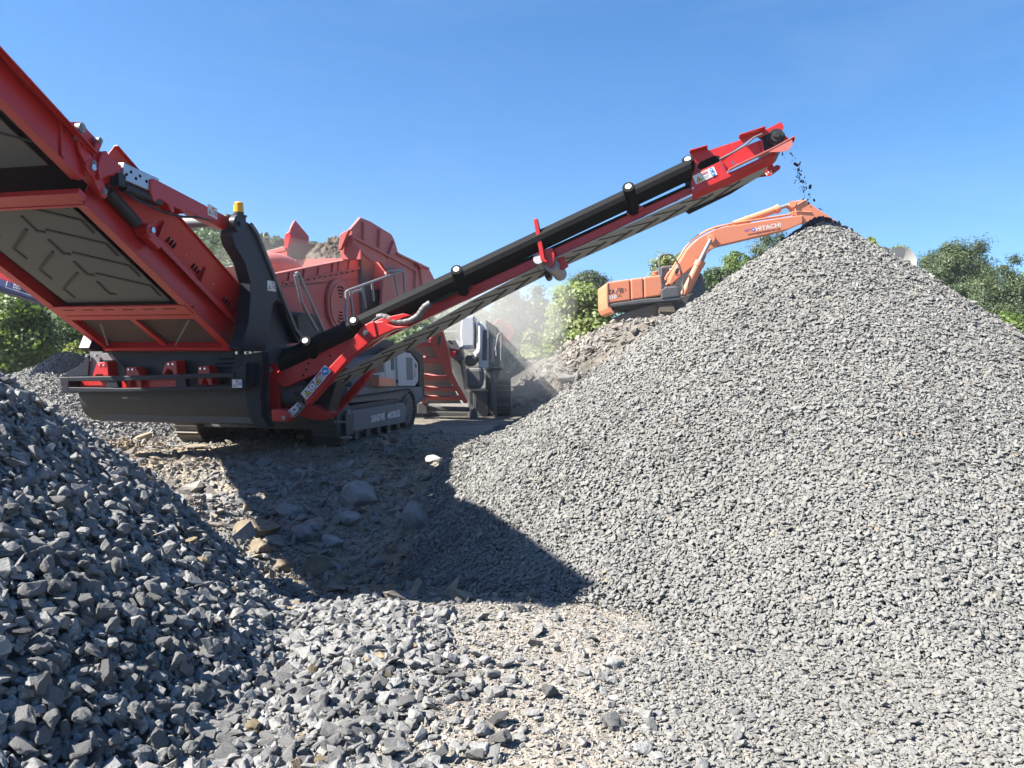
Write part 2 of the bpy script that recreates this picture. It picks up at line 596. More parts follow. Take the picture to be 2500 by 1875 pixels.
L(nt, vor.outputs['Color'], sep.inputs[0])
c = mixrgb(nt, ramp(nt, sep.outputs[0], [(0.0, 0.0), (1.0, 0.5)]), c, (0.288, 0.281, 0.266))
c = mixrgb(nt, ramp(nt, n_fine, [(0.35, 0.35), (0.6, 0.0)]), c, (0.122, 0.108, 0.086))
sx = N(nt, 'ShaderNodeSeparateXYZ')
L(nt, co, sx.inputs[0])
def zone(src, lo, hi):
    r_ = N(nt, 'ShaderNodeMapRange')
    r_.inputs['From Min'].default_value = lo
    r_.inputs['From Max'].default_value = hi
    L(nt, src, r_.inputs['Value'])
    return r_.outputs[0]
wob = N(nt, 'ShaderNodeMath', operation='MULTIPLY_ADD')
wob.inputs[1].default_value = 3.0
L(nt, n_big, wob.inputs[0]); L(nt, sx.outputs['Y'], wob.inputs[2])
c = mixrgb(nt, zone(wob.outputs[0], 6.6, 8.2), c, mixrgb(nt, 1.0, c, (1.08, 1.03, .93), 'MULTIPLY'))     # browner earth in the yard
c = mixrgb(nt, zone(wob.outputs[0], 16.5, 20), c, mixrgb(nt, ramp(nt, n_mid, [(.35, 0.0), (.65, 1.0)]), (.085, .075, .062), (.165, .150, .128)))   # grey brown spoil of the bank
L(nt, c, b.inputs['Base Color'])
b.inputs['Roughness'].default_value = 0.95
b.inputs['Specular IOR Level'].default_value = 0.15
hsum = N(nt, 'ShaderNodeMath', operation='MULTIPLY_ADD')
hsum.inputs[1].default_value = -0.8
L(nt, vor.outputs['Distance'], hsum.inputs[0]); L(nt, n_fine, hsum.inputs[2])
bump(nt, b, hsum.outputs[0], 0.9, 0.03)
MATS['quarry_dirt'] = m

# forest floor for the hill
m, nt, b = nodes_of('hill_soil')
co = objco(nt)
L(nt, ramp(nt, noise(nt, .4, 5, .6, co), [(0.35, (0.03, 0.05, 0.018)), (0.65, (0.06, 0.085, 0.03))]), b.inputs['Base Color'])
b.inputs['Roughness'].default_value = 1
MATS['hill_soil'] = m

def axis(lo, hi, step, far_lo, far_hi, grow=1.16):
    mid = list(np.arange(lo, hi, step))
    a, s = [], step
    x = lo
    while x > far_lo:
        s *= grow; x -= s; a.append(x)
    c, s = [], step
    x = mid[-1]
    while x < far_hi:
        s *= grow; x += s; c.append(x)
    return np.array(a[::-1] + mid + c)
gx = axis(-6.5, 7.0, 0.06, -900, 900)
gy = axis(1.0, 13.0, 0.06, -60, 1500)
GX, GY = np.meshgrid(gx, gy)
grid_mesh('ground', GX, GY, ground_h(GX, GY), ['quarry_dirt'], 'structure')
# finer patch is not needed; the bank behind the cone gets its own denser sheet inside the same ground
hx = np.linspace(-130, 40, 90); hy = np.linspace(62, 175, 60)
HX, HY = np.meshgrid(hx, hy)
hill = grid_mesh('hill', HX, HY, hill_h(HX, HY) - 0.35, ['hill_soil'], 'structure')

# ------------------------------------------------------------------ stones
def stone_variants(n, npts, dims, bev, seed, sub=False):
    r = random.Random(seed)
    out = []
    for k in range(n):
        bm = bmesh.new()
        fx, fy, fz = dims[0], dims[1] * r.uniform(.75, 1.25), dims[2] * r.uniform(.65, 1.4)
        for i in range(npts):
            v = Vector((r.gauss(0, 1), r.gauss(0, 1), r.gauss(0, 1))).normalized()
            e = 0.62                                     # pushes points towards box corners
            v = Vector([math.copysign(abs(c) ** e, c) for c in v])
            v *= r.uniform(.72, 1.0)
            bm.verts.new((v.x * fx / 2, v.y * fy / 2, v.z * fz / 2))
        res = bmesh.ops.convex_hull(bm, input=bm.verts)
        bmesh.ops.delete(bm, geom=[g for g in res['geom_interior'] if isinstance(g, bmesh.types.BMVert)], context='VERTS')
        loose = [v for v in bm.verts if not v.link_faces]
        bmesh.ops.delete(bm, geom=loose, context='VERTS')
        bmesh.ops.dissolve_limit(bm, angle_limit=R_(9), verts=bm.verts, edges=bm.edges)
        if bev:
            bmesh.ops.bevel(bm, geom=list(bm.edges), offset=bev, segments=1, affect='EDGES', clamp_overlap=True)
        bmesh.ops.triangulate(bm, faces=bm.faces)
        bm.verts.index_update()
        V = np.array([v.co[:] for v in bm.verts])
        F = np.array([[v.index for v in f.verts] for f in bm.faces])
        bm.free()
        out.append((V, F))
    return out
FINE_V = stone_variants(14, 11, (1.08, .66, .38), 0, 3)
FINE_NEAR_V = stone_variants(16, 13, (1.06, .68, .40), 0.035, 4)
def rough_rocks(n, dims, planes, rough, seed, subdiv=3):
    """rocks broken along flat planes, with a rough skin"""
    from mathutils import noise as mn
    r = random.Random(seed)
    out = []
    for k in range(n):
        bm = bmesh.new()
        bmesh.ops.create_icosphere(bm, subdivisions=subdiv, radius=1)
        pl = []
        for i in range(planes):
            q = Vector((r.gauss(0, 1), r.gauss(0, 1), r.gauss(0, 1))).normalized()
            pl.append((q, r.uniform(.55, .82)))
        o_ = Vector((r.uniform(0, 50), r.uniform(0, 50), r.uniform(0, 50)))
        d_ = Vector((dims[0], dims[1] * r.uniform(.8, 1.2), dims[2] * r.uniform(.75, 1.25))) / 1.45
        for v in bm.verts:
            c = v.co.normalized()
            m_ = 1.0
            for q, h in pl:
                t = c.dot(q)
                if t > .05:
                    m_ = min(m_, h / t)
            m_ *= 1 + rough * (mn.noise(c * 2.2 + o_) + .5 * mn.noise(c * 5 + o_) + .3 * mn.noise(c * 11 + o_))
            v.co = Vector([c[i] * m_ * d_[i] for i in range(3)])
        bmesh.ops.triangulate(bm, faces=bm.faces)
        bm.verts.index_update()
        out.append((np.array([v.co[:] for v in bm.verts]), np.array([[v.index for v in f.verts] for f in bm.faces])))
        bm.free()
    return out
COARSE_V = stone_variants(22, 15, (1.0, .72, .50), 0.03, 5)

def broken_rocks(variants, rough, seed):
    """the same angular stones with finely broken faces"""
    from mathutils import noise as mn
    r = random.Random(seed)
    out = []
    for V, F in variants:
        bm = bmesh.new()
        vs = [bm.verts.new(tuple(p)) for p in V]
        for f in F:
            bm.faces.new([vs[int(i)] for i in f])
        long_ = [e for e in bm.edges if e.calc_length() > .12]
        bmesh.ops.subdivide_edges(bm, edges=long_, cuts=3, use_grid_fill=True)
        bmesh.ops.triangulate(bm, faces=bm.faces)
        bm.normal_update()
        o_ = Vector((r.uniform(0, 50), r.uniform(0, 50), r.uniform(0, 50)))
        mv = [(v, v.normal * rough * (mn.noise(v.co * 4 + o_) + .7 * mn.noise(v.co * 9 + o_) + .5 * mn.noise(v.co * 19 + o_))) for v in bm.verts]
        for v, d_ in mv:
            v.co += d_
        bm.verts.index_update()
        out.append((np.array([v.co[:] for v in bm.verts]), np.array([[v.index for v in f.verts] for f in bm.faces])))
        bm.free()
    return out
COARSE_HI = broken_rocks(COARSE_V, .030, 6)

def rot_from_normals(nrm, tilt, rng):
    """rotation matrices whose z axis follows the (jittered) normals, random spin"""
    n = len(nrm)
    z = nrm + rng.normal(0, 1, (n, 3)) * tilt
    z /= np.linalg.norm(z, axis=1, keepdims=True)
    a = rng.normal(0, 1, (n, 3))
    x = a - (a * z).sum(1, keepdims=True) * z
    x /= np.linalg.norm(x, axis=1, keepdims=True)
    y = np.cross(z, x)
    return np.stack([x, y, z], -1)
def stones_mesh(name, pos, Rm, scl, variants, tint, mats, rng, parent=None, base=None):
    """all stones as one real mesh; tint is a float per stone kept as a face attribute"""
    n = len(pos)
    which = rng.integers(0, len(variants), n)
    VV, FF, TT, off = [], [], [], 0
    if base is not None:
        VV.append(base[0]); FF.append(base[1]); TT.append(np.full(len(base[1]), base[2])); off = len(base[0])
    for k, (V, F) in enumerate(variants):
        sel = np.nonzero(which == k)[0]
        if not len(sel):
            continue
        P = np.einsum('nij,nvj->nvi', Rm[sel], V[None] * scl[sel][:, None, :]) + pos[sel][:, None, :]
        VV.append(P.reshape(-1, 3))
        FF.append((F[None] + (np.arange(len(sel)) * len(V))[:, None, None]).reshape(-1, 3) + off)
        TT.append(np.repeat(tint[sel], len(F)))
        off += len(sel) * len(V)
    V = np.concatenate(VV).astype(np.float32); F = np.concatenate(FF).astype(np.int32); T = np.concatenate(TT).astype(np.float32)
    me = bpy.data.meshes.new(name)
    me.vertices.add(len(V)); me.vertices.foreach_set('co', V.ravel())
    me.loops.add(F.size); me.loops.foreach_set('vertex_index', F.ravel())
    me.polygons.add(len(F)); me.polygons.foreach_set('loop_start', np.arange(0, F.size, 3, dtype=np.int32))
    me.update(calc_edges=True)
    me.polygons.foreach_set('use_smooth', np.zeros(len(F), bool))
    at_ = me.attributes.new('tint', 'FLOAT', 'FACE')
    at_.data.foreach_set('value', T)
    for k in mats:
        me.materials.append(MATS[k])
    o = bpy.data.objects.new(name, me)
    COL.objects.link(o)
    if parent:
        o.parent = parent
    return o
def stone_material(name, dark, light, brown, scale, mott=(0.66, 1.2), bmp=0.9):
    dark, light, brown = [tuple(x * .58 for x in q) for q in (dark, light, brown)]
    m, nt, b = nodes_of(name)
    co = objco(nt)
    at_ = N(nt, 'ShaderNodeAttribute', attribute_name='tint')
    t = at_.outputs['Fac']
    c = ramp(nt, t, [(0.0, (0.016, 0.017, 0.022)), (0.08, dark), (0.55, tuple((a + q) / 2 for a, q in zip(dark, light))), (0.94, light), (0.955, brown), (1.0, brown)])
    n1 = noise(nt, scale, 5, 0.65, co)
    c = mixrgb(nt, 1.0, c, ramp(nt, n1, [(0.3, mott[0]), (0.7, mott[1])]), 'MULTIPLY')
    L(nt, c, b.inputs['Base Color'])
    b.inputs['Roughness'].default_value = 0.85
    b.inputs['Specular IOR Level'].default_value = 0.3
    bump(nt, b, n1, bmp, 0.015)
    MATS[name] = m
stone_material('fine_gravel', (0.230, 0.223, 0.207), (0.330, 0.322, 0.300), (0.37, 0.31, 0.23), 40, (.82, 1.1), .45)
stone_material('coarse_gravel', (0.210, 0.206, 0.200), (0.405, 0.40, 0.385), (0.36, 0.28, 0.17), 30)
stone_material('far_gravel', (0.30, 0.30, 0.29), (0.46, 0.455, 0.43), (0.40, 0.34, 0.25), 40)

def surf_normals(hfun, x, y, e=0.03):
    gx_ = (hfun(x + e, y) - hfun(x - e, y)) / (2 * e)
    gy_ = (hfun(x, y + e) - hfun(x, y - e)) / (2 * e)
    n = np.stack([-gx_, -gy_, np.ones_like(gx_)], -1)
    return n / np.linalg.norm(n, axis=1, keepdims=True)
def scatter(hfun, box, size_fn, cover, dens_fn, rng, margin=170, back=-0.45, wide=1500):
    """random points over a height field, as dense as their stones are small; only where the photo could see them"""
    x0, x1, y0, y1 = box
    X = rng.uniform(x0, x1, 400000); Y = rng.uniform(y0, y1, 400000)
    s = size_fn(X, Y)
    # fill in chunks: expected number per area
    smin = s.min()
    area = (x1 - x0) * (y1 - y0)
    need = int(area * cover / (0.45 * smin * smin) * 1.5)
    need = min(need, 3000000)
    X = rng.uniform(x0, x1, need); Y = rng.uniform(y0, y1, need)
    s = size_fn(X, Y)
    keep = rng.random(need) < (smin / s) ** 2 * np.clip(dens_fn(X, Y), 0, 1)
    X, Y, s = X[keep], Y[keep], s[keep]
    Z = hfun(X, Y)
    px, py, d = project(np.stack([X, Y, Z], -1))
    inner = (px > -margin) & (px < 2500 + margin) & (py < 1875 + margin * 1.3) & (Y > 1.2)
    outer = ~inner & (px > -wide * 1.6) & (px < 2500 + wide) & (py < 1875 + wide * 1.2) & (Y > .25) & (rng.random(len(X)) < .22)   # sparser, larger stones beyond the frame
    s = np.where(outer, s * 2.0, s)
    vis = inner | outer
    X, Y, Z, s = X[vis], Y[vis], Z[vis], s[vis]
    nrm = surf_normals(hfun, X, Y)
    view = np.stack([-X, -Y, 1.6 - Z], -1)
    view /= np.linalg.norm(view, axis=1, keepdims=True)
    f = (nrm * view).sum(1) > back
    return X[f], Y[f], Z[f], s[f], nrm[f]

# --- fine gravel cone under the side conveyor
def fine_surface(x, y):
    h = np.maximum(fine_h(x, y) - 0.069, 0)
    return h + ground_h(x, y) * sstep(1.0, 0.2, h)
def fine_size(x, y):
    d = np.sqrt(x * x + y * y)
    return np.clip(0.0225 + 0.0026 * (d - 3), 0.0215, 0.041) * (1 + .22 * fbm(x * 1.1, y * 1.1, 3, 77))
def fine_density(x, y):
    h = fine_h(x, y) - 0.069
    core = sstep(0.005, 0.12, h)
    apron = sstep(0.62, 1.25, x + 0.10 * (5 - y) + 0.40 * fbm(x * 1.3, y * 1.3, 3, 31)) * sstep(9, 6, y)
    thin = 0.045 * sstep(-2.2, -0.3, x) * sstep(7.5, 5.5, y)
    rim = .35 * sstep(-.001, 0.03, h)
    return np.maximum(np.maximum(core, apron * .95), np.maximum(thin, rim))
rg = np.random.default_rng(5)
X, Y, Z, s, nrm = scatter(fine_surface, (-2.6, 10.2, 1.4, 12.5), fine_size, 2.3, fine_density, rg)
s = s * np.exp(rg.normal(0, .28, len(s)))
pos = np.stack([X, Y, Z], -1) + nrm * (s * rg.uniform(-.22, .50, len(s)))[:, None]
streak = fbm(np.degrees(np.arctan2(Y - APEX[1], X - APEX[0])) * .16, np.hypot(X - APEX[0], Y - APEX[1]) * .5, 4, 71)
tint = np.clip(rg.normal(.55, .13, len(s)) + .35 * streak + .2 * fbm(X * 1.5, Y * 1.5, 3, 72), .1, .93)
tint[rg.random(len(s)) < .006] = .97
shaded_cap = (np.hypot(X - APEX[0], Y - APEX[1]) < .42 + .25 * rg.random(len(s)) ) & (Y > APEX[1] - .22)
tint[shaded_cap] = .02  # apex stones near black: the conveyor head's shadow put into their colour
print('fine stones', len(s))
pile = thing('gravel_pile', 'tall cone of fine light grey gravel under the end of the rising conveyor', 'gravel pile', (APEX[0], APEX[1], 0))
near = np.hypot(X, Y) < 6.0
inv = np.array([APEX[0], APEX[1], 0])
bx = np.linspace(-2.4, 11.0, 140); by = np.linspace(2.0, 15, 150)
BX, BY = np.meshgrid(bx, by)
hB = fine_h(BX, BY) - .069
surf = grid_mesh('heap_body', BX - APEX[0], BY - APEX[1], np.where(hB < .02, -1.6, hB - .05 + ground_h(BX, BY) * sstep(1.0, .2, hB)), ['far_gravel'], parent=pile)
a_ = surf.data.attributes.new('tint', 'FLOAT', 'FACE'); a_.data.foreach_set('value', np.full(len(surf.data.polygons), .05, np.float32))  # under-surface darkened: shade between the stones put into its colour
scl = np.repeat(s[:, None], 3, 1)
Rm = rot_from_normals(nrm, .30, rg)
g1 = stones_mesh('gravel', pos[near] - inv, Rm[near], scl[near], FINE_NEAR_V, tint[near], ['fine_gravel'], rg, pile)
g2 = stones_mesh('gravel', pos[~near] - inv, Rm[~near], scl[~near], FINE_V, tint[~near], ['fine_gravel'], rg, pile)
g1['kind'] = 'stuff'; g2['kind'] = 'stuff'

# --- coarse heap in the left foreground, dropped by the big conveyor
def coarse_surface(x, y):
    return np.maximum(coarse_h(x, y) - 0.083, 0) + ground_h(x, y) * sstep(.8, .1, coarse_h(x, y))
def coarse_density(x, y):
    h = coarse_h(x, y) - 0.083
    core = sstep(0.0, 0.14, h)
    d = np.hypot(x - COARSE_C[0], y - COARSE_C[1]) - COARSE_R
    edge = fbm(x * 1.1, y * 1.1, 3, 41) * .55
    out = 1 - sstep(0.42, 1.2, d + edge * .7 + .45 * sstep(4.4, 5.8, y))
    thin = .04 * (1 - sstep(1.0, 2.6, d + edge))
    far = 1 - .8 * sstep(4.9, 5.6, y) * (d > .2)
    return np.maximum(core, np.maximum(out * .95, thin) * far)
def coarse_size(x, y):
    return np.full_like(x, .045)
rc = np.random.default_rng(8)
X, Y, Z, s, nrm = scatter(coarse_surface, (-10.2, 1.9, -.8, 9.0), coarse_size, 1.7, coarse_density, rc)
s = np.clip(s * np.exp(rc.normal(-.04, .52, len(s))), .014, .115)
heap_h = coarse_h(X, Y)
lift = np.where(heap_h > .25, rc.uniform(-.1, .55, len(s)), rc.uniform(.12, .32, len(s)))
pos = np.stack([X, Y, Z], -1) + nrm * (s * lift)[:, None]
tint = np.clip(rc.normal(.5, .22, len(s)), .1, .93)
tint[rc.random(len(s)) < .012] = .97
Rm = rot_from_normals(nrm, .5, rc)
scl = s[:, None] * rc.uniform(.8, 1.2, (len(s), 3)) * np.stack([np.ones(len(s)), np.ones(len(s)), rc.uniform(.6, 1.1, len(s))], -1)
print('coarse stones', len(s))
px, py, d = project(pos)
inframe = (px > 10) & (px < 2490) & (py < 1860) & (py > 0)
score = np.where(inframe, s / d, 0)
order = np.argsort(-score)
single = order[:290]
rest = np.setdiff1d(np.arange(len(s)), single)
cinv = np.array([COARSE_C[0], COARSE_C[1], 0])
cpile = thing('stone_pile', 'steep pile of coarse dark grey crushed stone below the big belt conveyor', 'stone pile', (COARSE_C[0], COARSE_C[1], 0))
bx = np.linspace(-10.8, 0.2, 110); by = np.linspace(-1.6, 8.7, 110)
BX, BY = np.meshgrid(bx, by)
hB = coarse_h(BX, BY) - .083
surf = grid_mesh('heap_body', BX - COARSE_C[0], BY - COARSE_C[1], np.where(hB < .02, -1.6, hB - .05 + ground_h(BX, BY) * sstep(.8, .1, hB)), ['coarse_gravel'], parent=cpile)
a_ = surf.data.attributes.new('tint', 'FLOAT', 'FACE'); a_.data.foreach_set('value', np.full(len(surf.data.polygons), .2, np.float32))
g3 = stones_mesh('gravel', pos[rest] - cinv, Rm[rest], scl[rest], COARSE_V, tint[rest], ['coarse_gravel'], rc, cpile)
g3['kind'] = 'stuff'
# the largest stones in view, each an object of its own
cs_mesh = {}
def stone_mesh_for(k, tv, mat):
    key = (k, tv, mat)
    if key not in cs_mesh:
        V, F = COARSE_HI[k]
        me = bpy.data.meshes.new('crushed_stone')
        me.from_pydata([tuple(p) for p in V], [], [list(map(int, f)) for f in F])
        me.polygons.foreach_set('use_smooth', [True] * len(F))
        me.set_sharp_from_angle(angle=R_(16))
        a = me.attributes.new('tint', 'FLOAT', 'FACE')
        a.data.foreach_set('value', np.full(len(F), tv, np.float32))
        me.materials.append(MATS[mat])
        cs_mesh[key] = me
    return cs_mesh[key]
for i in single:
    tv = .97 if tint[i] > .95 else round(float(tint[i]) * 5) / 5 * .9 + .04
    o = bpy.data.objects.new('crushed_stone', stone_mesh_for(int(rc.integers(0, len(COARSE_V))), tv, 'coarse_gravel'))
    M = Matrix([list(Rm[i][r]) + [pos[i][r]] for r in range(3)] + [[0, 0, 0, 1]])
    o.matrix_world = M @ Matrix.Diagonal((*scl[i], 1))
    COL.objects.link(o)
    tag(o, 'one of the larger angular grey stones lying on the coarse pile', 'stone', 'large stones of the coarse pile')
# ------------------------------------------------------------------ the near machine (tracked screener)
TH = R_(12.5)
MO = Vector((-4.48, 10.2, 0.2))
_mr = Vector((math.cos(TH), -math.sin(TH), 0))
_mf = Vector((math.sin(TH), math.cos(TH), 0))
def loc_m(P):
    d = P - MO
    return Vector((d.dot(_mr), d.dot(_mf), d.z))
def local_ray(px, py):
    d = ray(px, py)
    return loc_m(CAM), Vector((d.dot(_mr), d.dot(_mf), d.z))
def RP(px, py, v):
    """point of the machine's cross plane (distance v behind its rear face) seen at px, py"""
    o, d = local_ray(px, py)
    return o + d * ((v - o.y) / d.y)
def SP(px, py, u):
    """point of the machine's lengthwise plane at offset u"""
    o, d = local_ray(px, py)
    return o + d * ((u - o.x) / d.x)
def PL(px, py, p0, n):
    o, d = local_ray(px, py)
    n = Vector(n)
    return o + d * ((Vector(p0) - o).dot(n) / d.dot(n))
def rp(pts, v):
    return [RP(a, b, v) for a, b in pts]
def sp(pts, u):
    return [SP(a, b, u) for a, b in pts]
UX, VY, ZZ = Vector((1, 0, 0)), Vector((0, 1, 0)), Vector((0, 0, 1))
M = thing('screening_machine', 'large red and navy tracked screening machine with two belt conveyors, between the stone piles', 'screening machine', MO, -TH)

# rear apron: a deep curved guard plate with its side cheeks
A = MB()
ul, ur = RP(193, 955, 0).x, RP(605, 955, 0).x
prof = [(0.05, 1.02), (0.0, .98), (-.02, .86), (-.01, .72), (.05, .58), (.16, .49), (.34, .45), (.6, .44)]
prof = [(v, z - 0.02) for v, z in prof]
rows = []
for k in range(9):
    u = ul + (ur - ul) * k / 8
    inset = .12 * max(0, 1 - k / 1.0)
    rows.append([(u + inset * (i / 7) ** 2, v, z) for i, (v, z) in enumerate(prof)])
A.sheet(rows, (0, .02, .012))
A.build('rear_apron', 'apron_metal', M, .006, True)
A = MB()                                             # right cheek of the apron
chk = [(596, 866), (640, 858), (642, 900), (636, 960), (640, 1018), (656, 1044), (622, 1046), (606, 1010), (598, 960)]
A.prism(rp(chk, -.03), (0, .16, 0))
A.build('apron_cheek', 'navy_paint', M, .008)
# upper rear panel with louvre slots
A = MB()
A.prism(rp([(272, 846), (598, 840), (600, 950), (272, 952)], .03), (0, .03, 0))
pan = A.build('rear_panel', 'navy_paint', M, .006)
A = MB()
for y in (875, 886, 897):
    A.prism(rp([(532 - (y - 875) * .35, y), (572 - (y - 875) * .25, y - .5), (572 - (y - 875) * .25, y + 3), (532 - (y - 875) * .35, y + 3)], .022), (0, .012, 0))
A.build('louvre', 'black_hole', pan)
# steel corner panel on the far side, catching the sun
A = MB()
A.prism(rp([(226, 822), (250, 846), (250, 862), (272, 862), (306, 902), (306, 918), (216, 918), (219, 866)], .02), (0, .03, 0))
cor = A.build('corner_panel', 'grey_frame', M, .005)
A = MB()
for y in (880, 890.5, 901.5):
    A.prism(rp([(242, y), (280, y - 1), (280, y + 2.5), (242, y + 3)], .014), (0, .008, 0))
A.prism(rp([(264, 905), (284, 904), (289, 917), (258, 917)], .012), (0, .008, 0))
A.build('louvre', 'black_hole', cor)
A = MB()
A.prism(rp([(209, 872), (219, 868), (214, 917), (150, 919), (166, 908), (190, 895), (203, 884)], -.02), (0, .02, 0))
A.build('side_wing', 'navy_paint', M, .004)
A = MB()
for x, y in ((216, 868), (237, 868), (581, 861), (603, 861), (616, 859)):
    p = RP(x, y, .0)
    A.cyl(p, p - VY * .03, .022, 12); A.cyl(p - VY * .03, p - VY * .045, .013, 6)
A.build('bolts', 'chrome', M, smooth=True)

# bumper: two rails with oval gaps, standing proud of the apron
A = MB()
vb = -.27
A.prism(rp([(147, 921), (305, 918), (572, 910), (572, 921), (305, 930), (147, 931)], vb), (0, .12, 0))
A.prism(rp([(147, 945), (300, 948), (572, 941), (566, 950), (300, 957), (150, 957)], vb), (0, .12, 0))
for x0, x1 in ((262, 284), (430, 452)):
    A.prism(rp([(x0, 924), (x1, 923), (x1 + 5, 946), (x0 - 2, 948)], vb + .012), (0, .08, 0))
A.prism(rp([(563, 909), (600, 885), (600, 945), (545, 952), (545, 940), (563, 938)], vb + .02), (0, .25, 0))
A.prism(rp([(147, 921), (168, 921), (166, 957), (172, 960), (150, 960), (152, 945), (147, 938)], vb - .003), (0, .3, 0))
A.build('bumper', 'navy_paint', M, .008)
A = MB()
A.prism(rp([(196, 926), (262, 926), (262, 948), (196, 948)], -.1), (0, .06, 0))
A.prism(rp([(284, 926), (430, 923), (430, 946), (284, 948)], -.08), (0, .05, 0))
A.build('cross_beam', 'red_paint', M, .006)
for pts in ([(236, 886), (262, 882), (265, 918), (252, 918), (250, 914), (236, 914), (232, 920), (226, 918)],
            [(308, 897), (331, 896), (343, 918), (346, 946), (336, 946), (330, 928), (318, 928), (318, 946), (308, 946)],
            [(405, 884), (430, 880), (434, 922), (424, 922), (420, 905), (408, 901), (402, 914), (394, 914)],
            [(483, 895), (508, 893), (514, 914), (520, 940), (510, 940), (500, 920), (492, 940), (483, 940)]):
    A = MB()
    A.prism(rp(pts, -.16), (0, .18, 0))
    br = A.build('bracket', 'red_paint', M, .008)
    A = MB()
    for k in (.3, .72):
        x = pts[0][0] + (pts[1][0] - pts[0][0]) * k
        p = RP(x, pts[0][1] + 5, -.16)
        A.cyl(p, p - VY * .014, .014, 8)
    A.build('bolts', 'chrome', br)
d = Decal(RP(568.6, 946.5, -.27), (1, 0, 0), (0, 0, 1), .012)
danger(d, .135, .103).build('warning_label', M)

# A-frame side posts, one copied to the other side
def post(sgn, u):
    A = MB()
    side = [(566, 573), (574, 600), (598, 640), (612, 690), (612, 720), (606, 790), (588, 850), (600, 858), (640, 858), (650, 830), (668, 740), (676, 733), (690, 742), (700, 770), (728, 838), (746, 836), (722, 804), (671, 677), (628, 570), (612, 547), (590, 534), (580, 540)]
    P = sp(side, 1.30)
    if sgn < 0:
        P = [Vector((.27 - p.x, p.y, p.z)) for p in P]
    A.prism(P, (-.17 * sgn, 0, 0))
    o = A.build('side_post', 'navy_paint', M, .01)
    A = MB()
    P = sp([(668, 742), (690, 744), (728, 838), (700, 846), (645, 858)], 1.30)
    if sgn < 0:
        P = [Vector((.27 - p.x, p.y, p.z)) for p in P]
    P = [p - UX * (.10 * sgn) for p in P]
    A.prism(P, (-.02 * sgn, 0, 0))
    A.build('infill_panel', 'navy_paint', o)
    A = MB()                                         # bolted edge strip along the sloping back edge
    E = sp([(612, 547), (628, 570), (671, 677), (722, 804), (746, 836)], 1.32)
    if sgn < 0:
        E = [Vector((.27 - p.x, p.y, p.z)) for p in E]
    for a, b_ in zip(E, E[1:]):
        A.bar(a, b_, .05, .03, (1, 0, 0))
    A.build('edge_strip', 'charcoal_paint', o, .004)
    return o
pr = post(1, 1.3)
post(-1, 1.3)
d = Decal(SP(652, 709, 1.30), (0, 1, 0), (0, 0, 1), .006)
d.rect(0, 0, .22, .13, 'white_vinyl').warn(.015, .02, .07).lines(.095, .02, .05, .06, 3).rect(.095, .09, .05, .025, 'grey_ink').disc(.185, .06, .03, 'black_ink').disc(.185, .06, .022, 'white_vinyl').rect(.18, .04, .01, .04, 'black_ink').build('warning_label', pr)
d = Decal(RP(616, 824, .0) - VY * .12, (1, 0, .15), (0, 0, 1), .0)
d.rect(0, 0, .05, .10, 'yellow_ink').rect(.008, .09, .055, .10, 'yellow_ink').rect(.014, .105, .04, .07, 'black_ink').rect(.02, .12, .028, .04, 'yellow_ink').warn(.008, .03, .034).build('warning_label', pr)
# amber beacon on its bracket
A = MB()
p = SP(583, 533, 1.2)
A.cyl(p - ZZ * .06, p + ZZ * .02, .085, 16); A.cyl(p + ZZ * .02, p + ZZ * .035, .10, 16); A.cyl(p + ZZ * .035, p + ZZ * .075, .062, 16)
A.sphere(p - UX * .16 + ZZ * .02, .05, 10, 8, (1.2, 1, .8))
be = A.build('beacon', 'black_rubber', M, smooth=True)
A = MB()
for k, (r, z) in enumerate(((.062, .075), (.066, .10), (.060, .105), (.064, .13), (.058, .135), (.060, .155))):
    if k % 2 == 0:
        A.cyl(p + ZZ * z, p + ZZ * (z + .028), r, 20, r * .97)
A.sphere(p + ZZ * .18, .056, 18, 8, (1, 1, .45))
A.build('beacon_lens', 'amber_plastic', be, smooth=True)
# cross pipe between the posts
A = MB()
p1 = RP(560, 540, .25)
A.cyl(p1, (-1.2, .25, p1.z), .068, 18)
A.build('cross_pipe', 'grey_frame', M, smooth=True)

